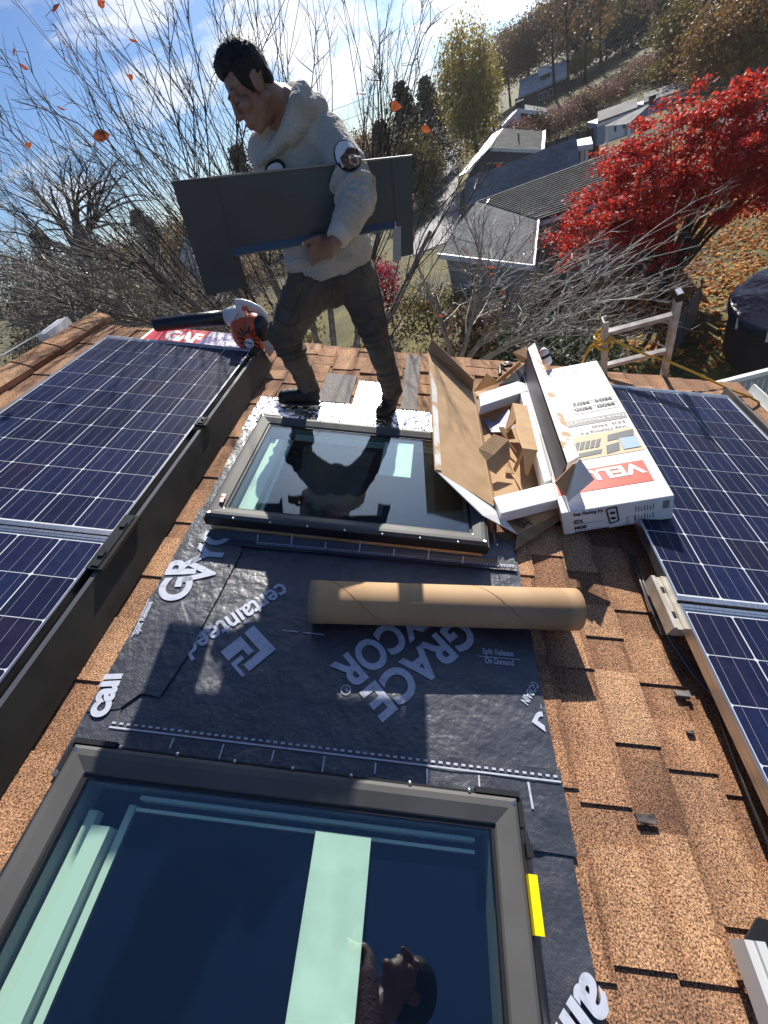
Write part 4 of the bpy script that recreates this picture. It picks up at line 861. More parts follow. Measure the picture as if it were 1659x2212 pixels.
# hoodie
g = MB()
limb(g, [(uch, .108), (chs, .132), (wai, .134), (J(708, 535, -.41), .140)]); limb(g, [(J(684, 318, -.38), .092), (J(696, 400, -.37), .11)]); limb(g, [(J(594, 338, -.41), .088), (J(618, 410, -.38), .10)])
limb(g, [(uch, .09), (shL, .078), (J(752, 362, -.50), .075), (elL, .070), (J(752, 478, -.655), .060), (wrL + (elL - wrL) * .36, .050)])
limb(g, [(uch, .09), (shR, .075), (elR, .06), (wrR, .042)])
limb(g, [(J(672, 548, -.42), .125), (J(742, 530, -.40), .125)]); limb(g, [(J(666, 562, -.44), .108), (J(700, 564, -.44), .112), (J(750, 530, -.40), .116)])
# sleeve rucks
for k, tt_ in enumerate((.12, .28, .44, .58)):
    p = elL.lerp(wrL, tt_); g.ell(p + Vector((0, -.01, 0)), (.074 - .03 * tt_, .074 - .03 * tt_, .018), (wrL - elL).to_track_quat('Z', 'Y').to_matrix())
for tt_ in (.7, .9): p = shL.lerp(elL, tt_); g.ell(p, (.087, .087, .02), (elL - shL).to_track_quat('Z', 'Y').to_matrix())
# hood collar and bag
limb(g, [(J(557, 352, -.50), .012), (J(590, 326, -.50), .020), (J(622, 284, -.485), .034), (J(646, 230, -.46), .042), (J(652, 203, -.41), .038), (J(632, 200, -.34), .034), (J(592, 250, -.35), .030), (J(566, 318, -.42), .022), (J(555, 350, -.49), .013)])
limb(g, [(J(652, 215, -.41), .048), (J(684, 252, -.36), .046)]); limb(g, [(J(628, 285, -.485), .04), (J(662, 240, -.44), .045), (J(682, 238, -.38), .05)])
gm = evalmesh(g, 'hoodie', .0055, 5, off=pe.location)
ruffle(gm, lambda c: noise.noise(c * 7) * .005 + noise.noise(c * 100) * .0016)
def folds(me, segs, amp, wl, roff):
    n = len(me.vertices); co = np.empty(n * 3); no = np.empty(n * 3); me.vertices.foreach_get('co', co); me.vertices.foreach_get('normal', no); co = co.reshape(-1, 3); no = no.reshape(-1, 3); out = co.copy()
    for (p, q, r) in segs:
        a = np.array((MR.to_3x3() @ p) - pe.location); d = np.array(MR.to_3x3() @ (q - p)); L = np.linalg.norm(d); d = d / L; t = (co - a) @ d; dist = np.linalg.norm(co - a - t[:, None] * d, axis=1)
        k = np.where((dist < r) & (t > -.02) & (t < L + .02))[0]
        for i in k:
            c = Vector(co[i]); w_ = math.sin((t[i] / wl + 1.4 * noise.noise(c * 7 + Vector((roff, 0, 0)))) * 6.283); fade = max(0, noise.noise(c * 6 + Vector((3, roff, 1))) + .45)
            out[i] += no[i] * amp * (abs(w_) ** .7 * (1 if w_ > 0 else -1)) * min(1, fade)
    me.vertices.foreach_set('co', out.ravel()); me.update()
folds(gm, [(shL.lerp(elL, .55), elL, .13), (elL, wrL, .12)], .0075, .042, 1)
folds(gm, [(J(640, 420, -.4), J(700, 560, -.4), .24)], .006, .07, 4)
hoodie = objmesh('hoodie', gm, M_fleece, pe)
m = MB(); a = wrL + (elL - wrL) * .34; c_ = wrL - (elL - wrL) * .02; m.tube([a, wrL + (elL - wrL) * .22, wrL + (elL - wrL) * .08, c_, c_ + (wrL - elL) * .005], [.046, .047, .044, .040, .03], 24); m.build('cuff', M_cuff, pe, smooth=True)
# embroidered patches, laid on the fleece
from mathutils.bvhtree import BVHTree
bvh = BVHTree.FromPolygons([v.co.copy() for v in gm.vertices], [tuple(p.vertices) for p in gm.polygons])
def patch(name, centre, rx, ry, rot, test, mat, lift):
    """cells of a small grid, thrown onto the fleece along the line of the arm's outward side"""
    mb = MB(); N = 46; o0 = M3 @ Vector(CAM) - pe.location; idx = {}
    vs, fs = [], []
    for i in range(N):
        for j in range(N):
            u, v = (i + .5) / N * 2 - 1, (j + .5) / N * 2 - 1
            if not test(u, v): continue
            q = []
            for (du, dv) in ((-1, -1), (1, -1), (1, 1), (-1, 1)):
                uu, vv = u + du / N, v + dv / N; x = centre[0] + rx * uu * math.cos(rot) - ry * vv * math.sin(rot); y = centre[1] + rx * uu * math.sin(rot) + ry * vv * math.cos(rot)
                key = (round(uu * N), round(vv * N))
                if key not in idx:
                    hit = bvh.ray_cast(o0, M3 @ Vector(ray(x, y)))
                    idx[key] = None
                    if hit[0] is not None: idx[key] = len(vs); vs.append(hit[0] + hit[1] * lift + pe.location)
                q.append(idx[key])
            if None not in q: fs.append(tuple(q))
    mb.add(vs, fs); return mb.build(name, mat, pe, roof=False, smooth=True)
M_pb = mk('patch_black', (.015, .014, .016), .8); M_pw = mk('patch_white', (.72, .7, .68), .85); M_pt = mk('patch_brown', (.17, .075, .035), .85, ramp=[(.4, (.10, .045, .025)), (.6, (.26, .12, .06))], nscale=60)
el = lambda u, v: u * u + v * v < 1
A = ((750, 339), 26, 36, -.45)
patch('patch_outline', *A, el, M_pb, .004)
patch('patch_white_field', *A, lambda u, v: u * u * 1.35 + v * v * 1.2 < 1 and v < .1 - .5 * u, M_pw, .0065)
patch('patch_brown_field', *A, lambda u, v: (u - .15) ** 2 * 1.7 + (v - .25) ** 2 * 2.4 < 1 and v > -.25 - .4 * u, M_pt, .008)
patch('patch_ring', *A, lambda u, v: .05 < (u - .28) ** 2 + (v - .42) ** 2 < .13, mk('patch_tan', (.5, .4, .28), .85), .0095)
Bq = ((596, 365), 23, 23, .1)
patch('patch_outline', *Bq, el, M_pb, .004); patch('patch_white_field', *Bq, lambda u, v: u * u * 1.3 + (v - .18) ** 2 * 1.2 < .8, M_pw, .0065)
# trousers and boots
q = MB()
limb(q, [(J(714, 575, -.42), .108), (pel, .118), (J(712, 618, -.43), .10)]); limb(q, [(J(742, 600, -.41), .10), (hiL, .108), (J(792, 665, -.43), .092), (knL, .074), (J(832, 785, -.43), .064), (anL, .058)])
limb(q, [(J(700, 602, -.43), .10), (hiR, .112), (J(642, 668, -.48), .098), (knR, .083), (J(640, 780, -.43), .066), (anR, .060)])
for (a, c_) in ((knL, anL), (knR, anR)):
    for tt_ in (.1, .8, .92): p = a.lerp(c_, tt_); q.ell(p, (.072 - .012 * tt_, .072 - .012 * tt_, .014), (c_ - a).to_track_quat('Z', 'Y').to_matrix())
qm = evalmesh(q, 'trousers', .0055, 5, off=pe.location)
ruffle(qm, lambda c: noise.noise(Vector((c.x * 9, c.y * 9, c.z * 20))) * .008 + noise.noise(c * 40) * .0015)
folds(qm, [(hiL.lerp(knL, .65), knL.lerp(anL, .3), .14), (hiR.lerp(knR, .65), knR.lerp(anR, .3), .14)], .008, .055, 7)
folds(qm, [(knL.lerp(anL, .65), anL, .12), (knR.lerp(anR, .65), anR, .12)], .005, .038, 9)
folds(qm, [(J(700, 600, -.4), J(720, 660, -.45), .2)], .007, .06, 11)
objmesh('trousers', qm, M_trs, pe)
bq = BVHTree.FromPolygons([v.co.copy() for v in qm.vertices], [tuple(p.vertices) for p in qm.polygons]); o0 = M3 @ Vector(CAM) - pe.location
sm_ = MB()
for line_ in ([(786, 552), (779, 575), (784, 592), (800, 603)], [(806, 560), (818, 610), (824, 660), (836, 710), (846, 760), (850, 812)], [(724, 600), (718, 630), (714, 648)], [(655, 620), (640, 660), (622, 700), (632, 745), (650, 800)], [(604, 655), (622, 668), (648, 672)], [(604, 655), (598, 690), (622, 706), (644, 698), (648, 672)], [(790, 650), (826, 646), (832, 684), (800, 690), (790, 650)]):
    pts = []
    for (a, c_) in zip(line_, line_[1:]):
        for k in range(5):
            h_ = bq.ray_cast(o0, M3 @ Vector(ray(a[0] + (c_[0] - a[0]) * k / 5, a[1] + (c_[1] - a[1]) * k / 5)))
            if h_[0] is not None: pts.append(h_[0] + h_[1] * .001 + pe.location)
    if len(pts) > 2: sm_.tube(pts, .0019, 5)
sm_.build('seam', mk('trouser_seam', (.05, .039, .029), .9), pe, roof=False, smooth=True)
def boot(an, heel, toe, name="boot", par=None):
    m = MB(); f_ = (toe - heel).normalized(); z = Vector((0, 0, 1))
    s_ = MB(); side = z.cross(f_).normalized()
    m.cap(heel + z * .040 + f_ * .035, .036, toe + z * .036 - f_ * .045, .040); m.cap(heel + z * .062 + f_ * .045, .040, toe + z * .045 - f_ * .07, .036); m.cap(heel + z * .06 + f_ * .05, .045, an + z * .01, .058)
    m.ell(toe + z * .034 - f_ * .045, (.042, .045, .032))
    for k in range(4): p = (heel + z * .075 + f_ * .08).lerp(an + z * .0, .2 + .2 * k); m.cap(p - side * .03 + f_ * .03, .007, p + side * .03 + f_ * .03, .007)
    par = par or pe; o = objmesh(name, evalmesh(m, name, .006, 4, off=par.location), M_boot, par)
    pts = []
    for k in range(16):
        a = k / 16 * 6.283; L = (toe - heel).length / 2 + .005; c_ = heel.lerp(toe, .5); pts.append(c_ + f_ * L * math.cos(a) + side * (.046 if math.cos(a) > -.2 else .038) * math.sin(a) + z * .016)
    sb = MB(); sb.slab(pts, .016, (0, 0, 1)); so_ = sb.build("boot_sole", M_gask, par); return o
boot(anR, onz(692, 872, .03), onz(601, 866, .03)); boot(anL, onz(852, 878, .03), onz(817, 906, .03))
# ------------------------------------------------------------------ the flashing under his arm
M_fl = mk('charcoal_flashing', (.062, .073, .08), .45, .2, ramp=[(.3, (.046, .055, .062)), (.7, (.076, .087, .094))], nscale=3, ramp2=[(.27, (1.5, 1.5, 1.5)), (.29, (1, 1, 1))], n2=150, bump=(3, .25, 'n'), dist=.02)
ft_ = thing('head_flashing', 'long charcoal U-shaped metal flashing held under the arm of the man', 'metal flashing', FP(.5, .9), group=None)
def fs_(mb, pts, t=.003): 
    mb.slab([FP(*p) for p in pts], t, (FP(.5, .5, .1) - FP(.5, .5)).normalized()); return mb
m = MB(); fs_(m, [(.145, 0, 0), (.145, .60, 0), (.93, .60, 0), (.93, 0, 0)]); m.build('main_sheet', M_fl, ft_)
m = MB(); fs_(m, [(0, 0, .003), (0, 1, .003), (.165, 1, .003), (.165, 0, .003)]); m.build('left_leg', M_fl, ft_)
m = MB(); fs_(m, [(.908, 0, .003), (.925, 1, .003), (1, 1, .003), (1, 0, .003)]); m.build('right_leg', M_fl, ft_)
m = MB()
for (a, c_) in (((.60, 0), (.655, .018)), ((.655, .018), (.685, .002))):
    m.slab([FP(.165, a[0], a[1]), FP(.165, c_[0], c_[1]), FP(.91, c_[0], c_[1]), FP(.91, a[0], a[1])], .002)
m.build('bent_lip', mk('blue_grey_flashing', (.085, .11, .14), .35, .3), ft_)
m = MB(); m.slab([FP(.166, .62, .003), FP(.166, 1.02, .003), FP(.19, 1.05, -.05), FP(.19, .66, -.04)], .002); m.build('left_flange', M_fl, ft_)
m = MB(); m.slab([FP(.905, .66, .004), FP(.895, 1.04, .004), FP(.935, 1.03, .008), FP(.94, .66, .008)], .002); m.build('right_flange', mk('bare_flange', (.32, .33, .33), .5, .4), ft_)
m = MB(); m.bar(FP(.145, .001, .006), FP(1, .001, .006), .004, .006); m.build('hemmed_edge', mk('worn_edge', (.22, .24, .25), .35, .6), ft_)
# ------------------------------------------------------------------ the photographer: seen only mirrored in the nearer skylight
ph = thing('person', 'photographer crouching with a raised phone, seen only as a dark reflection in the nearer skylight', 'person', (-1.04, -3.3, .02))
pc0 = Vector((-.80, -2.69, 1.46)); qu = Vector((.90, .10, .42)).normalized(); qf = Vector((-.10, .93, -.35)); qf = (qf - qu * qf.dot(qu)).normalized(); qr = qf.cross(qu).normalized(); QM = Matrix((qr, qf, qu)).transposed()
def Q(x, y, z): return pc0 + QM @ Vector((x, y, z))
cf, cdn, crt = Vector(RC[2]), Vector(RC[1]), Vector(RC[0]); pcn = Vector(CAM) - cf * .012 + cdn * .055 + crt * .02
nk, ch, wa, pv_ = Vector((-.94, -2.79, 1.36)), Vector((-1.06, -3.04, 1.12)), Vector((-1.08, -3.22, .85)), Vector((-1.04, -3.36, .56))
sl1, el1, wr1 = Vector((-.90, -3.02, 1.18)), Vector((-.95, -2.98, .96)), pcn + cdn * .05 + crt * .045 - cf * .03
sl2, el2, wr2 = Vector((-1.24, -3.06, 1.08)), Vector((-1.34, -3.12, .84)), Vector((-1.28, -3.10, .60))
kn1, an1, kn2, an2 = Vector((-.90, -3.16, .32)), Vector((-.88, -3.48, .09)), Vector((-1.22, -3.14, .34)), Vector((-1.20, -3.46, .09))
b = MB(); b.ell(Q(0, -.012, .035), (.074, .094, .084), QM); b.ell(Q(0, .018, -.04), (.060, .066, .080), QM); b.ell(Q(0, .062, -.1), (.026, .022, .022), QM); b.cap(Q(0, .085, .018), .009, Q(0, .108, -.03), .013); b.cap(Q(-.04, .076, .026), .012, Q(.04, .076, .026), .012)
for s in (-1, 1): b.ell(Q(s * .076, -.012, -.004), (.009, .02, .03), QM); b.ell(Q(s * .04, .06, -.02), (.024, .02, .022), QM)
b.cap(Q(0, -.03, -.06), .055, nk, .06); limb(b, [(nk, .06), (ch, .11), (wa, .10), (pv_, .11)]); limb(b, [(ch, .08), (sl1, .05), (el1, .04), (wr1, .026)]); limb(b, [(ch, .08), (sl2, .05), (el2, .04), (wr2, .026)])
limb(b, [(pv_, .09), (kn1, .055), (an1, .04)]); limb(b, [(pv_, .09), (kn2, .055), (an2, .04)])
for w_, hx, hz in ((wr1, -crt * .02 + cdn * -.03, crt), (wr2, Vector((-.02, .05, -.05)), Vector((1, 0, 0)))):
    pm = w_ + hx; b.cap(w_, .026, pm, .028)
    for k in range(4): a = pm + hz.normalized() * (-.02 + .014 * k) * .4 + hx.normalized() * (.012 * k - .01); limb(b, [(a, .010), (a - hz.normalized() * .035 + cf * .004, .0095), (a - hz.normalized() * .058 + cf * .012, .008)])
    limb(b, [(pm, .013), (pm - hz.normalized() * .02 + hx.normalized() * .035, .011), (pm - hz.normalized() * .035 + hx.normalized() * .055, .009)])
objmesh('body', evalmesh(b, 'body', .006, 4, off=ph.location), M_skin, ph)
h = MB(); h.ell(Q(0, -.018, .052), (.086, .104, .088), QM); h.ell(Q(0, -.06, 0), (.066, .05, .075), QM); objmesh('hair', evalmesh(h, 'hair', .006, 4, off=ph.location), M_hair, ph)
g = MB(); limb(g, [(nk.lerp(ch, .45), .085), (ch, .145), (wa, .14), (pv_, .14)]); limb(g, [(ch, .10), (sl1, .075), (el1, .062), (el1.lerp(wr1, .85), .042)]); limb(g, [(ch, .10), (sl2, .075), (el2, .062), (el2.lerp(wr2, .85), .042)])
objmesh('jacket', evalmesh(g, 'jacket', .007, 5, off=ph.location), mk('maroon_jacket', (.10, .035, .035), .85, bump=(60, .4, 'n')), ph)
q = MB(); limb(q, [(pv_, .13), (kn1, .085), (an1, .06)]); limb(q, [(pv_, .13), (kn2, .085), (an2, .06)]); objmesh('trousers', evalmesh(q, 'trousers', .008, 5, off=ph.location), M_trs, ph)
for a in (an1, an2): boot(a, a + Vector((.0, -.07, -.075)), a + Vector((-.03, .19, -.075)), par=ph)
# ================================================================== the place beyond the roof (world axes, metres)
G0 = CW[2] - 8.0
def sm(a, b, x): t = min(max((x - a) / (b - a), 0), 1); return t * t * (3 - 2 * t)
def zg(x, y):
    r = math.hypot(x - CW[0], y - CW[1]); az = math.degrees(math.atan2(x - CW[0], y - CW[1]))
    return G0 + (3.9 * sm(30, 95, r) if y > 0 else 0) * sm(-6, 8, az) + 9 * sm(160, 420, r) + .25 * noise.noise(Vector((x * .06, y * .06, 1)))
M_lawn = mk('autumn_lawn', (.09, .09, .03), .95, ramp=[(.3, (.050, .040, .016)), (.5, (.10, .088, .022)), (.7, (.17, .135, .03))], nscale=.35, ramp2=[(.3, (.6, .6, .6)), (.7, (1.3, 1.3, 1.3))], n2=6, bump=(9, .6, 'n'), dist=.1)
gx_ = sorted(set([-600, -450, -330, -250, -190, -150] + list(range(-120, 121, 6)) + [150, 190, 250, 330, 450, 600])); gy_ = sorted(set([-80, -50, -30] + list(range(-20, 121, 5)) + list(range(130, 340, 18)) + [400, 500, 700]))
m = MB(); m.add([(x, y, zg(x, y)) for y in gy_ for x in gx_], [(j * len(gx_) + i, j * len(gx_) + i + 1, (j + 1) * len(gx_) + i + 1, (j + 1) * len(gx_) + i) for j in range(len(gy_) - 1) for i in range(len(gx_) - 1)])
tag(m.build('ground', M_lawn, None, roof=False, smooth=True), kind='structure')
def gnd(x, y):                               # where a sight line meets the terrain
    d = MRn @ ray(x, y); r = 2.
    while r < 600:
        p = Vector(CW + d * r)
        if p.z < zg(p.x, p.y): return p
        r += .1 if r < 40 else .5
    return Vector(CW + d * 300)
def azp(x, y, r): p = wr(x, y, r); return p
# road
m = MB(); rp_ = [(-2.3, 36), (-1.9, 42), (-1.6, 55), (-1.2, 75), (1.5, 105)]
for (a, b_) in zip(rp_, rp_[1:]):
    for k in range(6):
        p = [(a[0] + (b_[0] - a[0]) * q / 6, a[1] + (b_[1] - a[1]) * q / 6) for q in (k, k + 1)]
        m.quad(*[(x + o, y, zg(x + o, y) + .06) for (x, y), o in ((p[0], -2.6), (p[0], 1.6), (p[1], 1.6), (p[1], -2.6))])
tag(m.build('road', mk('road_asphalt', (.2, .2, .2), .8, ramp=[(.3, (.16, .16, .16)), (.7, (.25, .25, .25))], nscale=.5), None, roof=False), kind='structure')
# fallen leaves on the lawn
rf = random.Random(11); m = MB(); cols = 0
def leafq(mb, p, s, n=None, rr=rf):
    a = Vector((rr.gauss(0, 1), rr.gauss(0, 1), rr.gauss(0, 1))).normalized() if n is None else (Vector(n) + Vector((rr.gauss(0, .55), rr.gauss(0, .55), rr.gauss(0, .3)))).normalized()
    u = a.orthogonal().normalized(); u.rotate(__import__('mathutils').Quaternion(a, rr.uniform(0, 6.28))); v = a.cross(u); s = s * rr.uniform(.65, 1.25)
    mb.add([p - u * s, p - v * s * .55, p + u * s, p + v * s * .55], [(0, 1, 2, 3)])
for k in range(27000):
    x = rf.uniform(2.5, 17); y = rf.uniform(6.5, 27)
    if rf.random() > min(1, .25 + noise.noise(Vector((x * .5, y * .5, 0))) * .6 + .5 * sm(10, 17, y)): continue
    leafq(m, Vector((x, y, zg(x, y) + .05)), .095, (0, 0, 1))
M_fall = mk('fallen_leaf', (.4, .16, .04), .8, island=[(0, (.52, .17, .03)), (.3, (.66, .30, .05)), (.55, (.42, .14, .03)), (.75, (.72, .44, .10)), (1, (.42, .08, .03))], trans=.25)
tag(m.build('fallen_leaves', M_fall, None, roof=False), 'fallen orange leaves scattered on the lawn', kind='stuff')
# ------------------------------------------------------------------ foliage
def leafmat(name, cols, tr=.35): return mk(name, cols[0], .6, island=[(i / (len(cols) - 1), c) for i, c in enumerate(cols)], trans=tr)
L_red = leafmat('maple_red', [(.40, .022, .014), (.58, .04, .02), (.28, .012, .012), (.66, .085, .03), (.50, .03, .05)], .5)
L_yel = leafmat('poplar_yellow', [(.34, .26, .04), (.42, .30, .05), (.22, .19, .04), (.48, .36, .08), (.16, .15, .04)])
L_orn = leafmat('oak_orange', [(.20, .11, .045), (.27, .15, .05), (.13, .085, .04), (.32, .19, .06), (.10, .075, .04)])
L_brn = leafmat('oak_brown', [(.13, .085, .05), (.18, .11, .06), (.085, .06, .04), (.21, .14, .07)])
L_olv = leafmat('olive_leaf', [(.12, .10, .03), (.17, .14, .035), (.08, .07, .025), (.22, .16, .04)])
L_pin = leafmat('pine_needle', [(.022, .034, .018), (.035, .048, .022), (.015, .024, .014), (.045, .052, .024)], .15)
L_pnk = leafmat('pink_brown_leaf', [(.20, .10, .085), (.26, .14, .11), (.14, .075, .065), (.30, .18, .12)])
L_crm = leafmat('crimson_leaf', [(.26, .02, .05), (.34, .04, .07), (.18, .015, .04)], .4)
L_grn = leafmat('dark_green_leaf', [(.03, .045, .014), (.05, .07, .02), (.02, .03, .012)], .2)
M_bark = mk('grey_bark', (.13, .11, .095), .9, ramp=[(.3, (.08, .068, .058)), (.7, (.19, .165, .145))], nscale=14, bump=(30, .5, 'n'))
M_dbark = mk('dark_bark', (.045, .036, .03), .95, ramp=[(.3, (.03, .024, .02)), (.7, (.07, .056, .046))], nscale=6)
rt = random.Random(21)
def limbs(mb, base, h, spread, n, r0, rr=rt):
    top_ = base + Vector((rr.uniform(-.03, .03) * h, rr.uniform(-.03, .03) * h, h * .92))
    mb.tube([base - Vector((0, 0, .3)), base.lerp(top_, .35), base.lerp(top_, .7), top_], [r0, r0 * .75, r0 * .45, r0 * .12], 6)
    for k in range(n):
        f = rr.uniform(.28, .85); p = base.lerp(top_, f); a = rr.uniform(0, 6.28); L = spread * (1.15 - f) * rr.uniform(.7, 1.15)
        q = p + Vector((math.cos(a) * L, math.sin(a) * L, L * rr.uniform(.25, .9)))
        mb.tube([p, p.lerp(q, .5) + Vector((0, 0, .06 * L)), q], [r0 * .32, r0 * .2, r0 * .05], 4, False)
def tree(name, label, px, r, w, mat, n, leaf, kind='round', group='trees on the far hillside', base=.25, cat='tree'):
    """a tree whose top stands on the sight line px at horizontal range r"""
    t_ = wr(px[0], px[1], r); b_ = Vector((t_.x, t_.y, zg(t_.x, t_.y))); h = max(t_.z - b_.z, 1.2)
    T = thing(name, label, cat, b_, roof=False, group=group)
    tk = MB(); limbs(tk, b_, h, w * .5, 9 if h > 4 else 4, max(.02 * h, .05)); tk.build('trunk', M_dbark, T, roof=False)
    m = MB(); cl = []
    n = int(n * (7.5 if r > 40 else 3.2)); leaf *= (.60 if r > 40 else .9)
    for k in range(max(10, int(n / 55))):
        if kind == 'cone':
            f = rt.random() ** .8; a = rt.uniform(0, 6.28); rad = w / 2 * (1 - f) * (.55 + .45 * rt.random()) + .02 * w
            c = b_ + Vector((math.cos(a) * rad, math.sin(a) * rad, h * (base * .6 + (1 - base * .6) * f))); s = w * .13 * (1.15 - f) + .1
            cl.append((c, (s * 1.3, s * 1.3, s * .45)))
        else:
            while 1:
                v = Vector((rt.uniform(-1, 1), rt.uniform(-1, 1), rt.uniform(-1, 1)))
                if .15 < v.length < 1: break
            v *= .75 + .25 * noise.noise(v * 2 + Vector((r, px[0] * .01, 0)))
            hh = h * (1 - base) / 2; c = b_ + Vector((v.x * w / 2, v.y * w / 2, h * base + hh + v.z * hh)); s = w * (.085 if kind == 'round' else .07)
            cl.append((c, (s, s, s * (.8 if kind == 'round' else 1.5))))
    for k in range(n):
        c, s = cl[rt.randrange(len(cl))]; p = c + Vector((rt.gauss(0, s[0]), rt.gauss(0, s[1]), rt.gauss(0, s[2]))) * .75
        if p.z < zg(p.x, p.y) + .05: p.z = zg(p.x, p.y) + .05 + rt.random() * .3
        leafq(m, p, leaf, None, rt)
    m.build('crown', mat, T, roof=False); return T
far = [  # label, px of top, range, width, material, leaves, leaf size, form
 ('tall_poplar', 'tall narrow yellow poplar standing right of the worker', (985, 4), 62, 8, L_yel, 2600, .22, 'tall', .04),
 ('pine_tree', 'dark pine behind the right end of the carried flashing', (862, 180), 66, 7, L_pin, 1300, .30, 'cone', .1),
 ('pine_tree', 'short dark pine left of the yellow poplar', (915, 170), 74, 7, L_pin, 1300, .30, 'cone', .1),
 ('pine_tree', 'dark pine just behind the man at his shoulder blade', (815, 262), 70, 7, L_pin, 900, .30, 'cone', .1),
 ('oak_tree', 'rust brown oak right of the yellow poplar', (1085, 42), 99, 10, L_orn, 1300, .28, 'round', .15),
 ('oak_tree', 'thin brown oak above the navy gable house', (1130, 8), 92, 10, L_brn, 1200, .28, 'round', .15),
 ('oak_tree', 'golden brown oak behind the house with the pale roof', (1185, -30), 96, 10, L_orn, 1100, .28, 'round', .2),
 ('oak_tree', 'tall thin brown oak over the chimney of the pale roofed house', (1240, -60), 98, 11, L_brn, 1200, .3, 'round', .2),
 ('pine_tree', 'tall dark pine right of the house with the pale roof', (1300, -80), 104, 12, L_pin, 1700, .36, 'cone', .08),
 ('oak_tree', 'golden sapling in front of the tall dark pines', (1255, 90), 88, 5, L_yel, 420, .24, 'round', .15),
 ('pine_tree', 'wide black green pine left of the utility pole', (1375, -120), 108, 14, L_pin, 2000, .38, 'cone', .06),
 ('pine_tree', 'dark pine directly behind the utility pole', (1445, -120), 112, 14, L_pin, 2000, .38, 'cone', .06),
 ('oak_tree', 'olive brown oak just right of the utility pole', (1545, -60), 66, 11, L_olv, 1700, .26, 'round', .12),
 ('oak_tree', 'russet oak in the upper right corner of the view', (1640, -70), 52, 11, L_orn, 1700, .22, 'round', .12),
 ('oak_tree', 'bare brown oak between the russet and olive oaks', (1592, -20), 80, 11, L_brn, 1400, .26, 'round', .1),
 ('oak_tree', 'thin nearly bare tree crossing the pale roof on its left', (1188, -40), 80, 5, L_brn, 60, .3, 'tall', .3),
 ('oak_tree', 'thin nearly bare tree left of the chimney of the pale roofed house', (1222, -60), 79, 5, L_brn, 60, .3, 'tall', .3),
 ('oak_tree', 'thin bare tree at the right end of the pale roofed house', (1262, -60), 81, 5, L_orn, 70, .3, 'tall', .3),
 ('oak_tree', 'slender bare tree between the pale roofed house and the cottage', (1300, -50), 84, 6, L_orn, 80, .3, 'tall', .3),
 ('oak_tree', 'slender half bare tree directly above the small cottage', (1350, -60), 92, 6, L_olv, 90, .3, 'tall', .3),
 ('oak_tree', 'thin half bare tree just left of the utility pole', (1425, -70), 86, 6, L_brn, 70, .3, 'tall', .3),
 ('ornamental_maple', 'small crimson tree beside the utility pole', (1508, 88), 74, 6.5, L_crm, 900, .20, 'round', .2),
 ('oak_tree', 'low golden brown bushy tree below the crimson tree', (1470, 140), 66, 8, L_olv, 800, .2, 'round', .1),
 ('oak_tree', 'golden oak seen just right of the hood of the man', (760, 272), 72, 9, L_orn, 1200, .26, 'round', .05),
 ('oak_tree', 'brown oak low on the skyline behind the carried flashing', (700, 330), 78, 10, L_brn, 1200, .26, 'round', .05),
 ('oak_tree', 'olive gold oak left of the road behind the flashing end', (880, 268), 58, 7, L_olv, 1200, .24, 'round', .05),
 ('oak_tree', 'orange oak on the skyline left of the man', (600, 372), 76, 10, L_orn, 1100, .26, 'round', .05),
 ('pine_tree', 'dark pine tree on the left skyline behind the bare tree', (505, 318), 62, 8, L_pin, 1300, .28, 'cone', .05),
 ('oak_tree', 'brown oak on the left skyline under the left end of the flashing', (450, 400), 70, 10, L_brn, 1200, .26, 'round', .1),
 ('oak_tree', 'orange oak on the left skyline beside the left end of the flashing', (372, 452), 66, 9, L_orn, 1200, .26, 'round', .1),
 ('pine_tree', 'blue green pine on the left skyline right of the twisted bare tree', (290, 455), 84, 10, L_pin, 1300, .3, 'cone', .05),
 ('oak_tree', 'small orange oak low on the left skyline', (225, 500), 80, 9, L_orn, 900, .26, 'round', .1),
 ('pine_tree', 'dark pine on the left skyline behind the twisted bare tree', (165, 485), 92, 11, L_pin, 1200, .3, 'cone', .05),
 ('pine_tree', 'broad dark pine nearest the left end of the skyline', (70, 505), 86, 12, L_pin, 1300, .3, 'cone', .05),
 ('oak_tree', 'brown oak at the far left end of the skyline', (-10, 520), 80, 12, L_brn, 1200, .28, 'round', .05),
 ('oak_tree', 'russet oak low behind the bare branches on the left', (120, 540), 48, 8, L_brn, 900, .2, 'round', .05),
 ('pine_tree', 'dark green pine low behind the bare branches on the far left', (20, 575), 34, 7, L_grn, 1300, .16, 'round', .0),
 ('oak_tree', 'dark brown tree in the hollow behind the leaf blower', (300, 560), 40, 7, L_brn, 800, .18, 'round', .0),
 ('oak_tree', 'rusty tree behind the hand end of the flashing', (470, 520), 44, 7, L_orn, 700, .18, 'round', .0),
]
for (nm, lab, px, r, w, mat, n, lf, kd, bs) in far: tree(nm, lab, px, r, w, mat, n, lf, kd, base=bs)
for k, (px, r, w, mt, lab) in enumerate((((1075, 262), 50, 4.5, L_pnk, 'first pinkish brown shrub of the row, beside the navy gable house'), ((1112, 248), 52, 5, L_pnk, 'pinkish brown shrub behind the grey hip roof'), ((1160, 232), 54, 5, L_brn, 'brown shrub of the row above the white porch'), ((1205, 214), 57, 5.5, L_pnk, 'pinkish brown shrub left of the white garage doors'), ((1250, 196), 60, 5.5, L_brn, 'brown shrub behind the long white garage roof'), ((1295, 180), 64, 6, L_pnk, 'pinkish brown shrub above the long white garage'), ((1345, 160), 68, 6.5, L_brn, 'brown shrub between the two flat garages'), ((1395, 142), 72, 7, L_pnk, 'last pinkish brown shrub of the row, near the utility pole'))):
    tree('shrub', lab, px, r, w, mt, 620, .15, 'round', 'row of shrubs behind the garages', base=.02, cat='shrub')
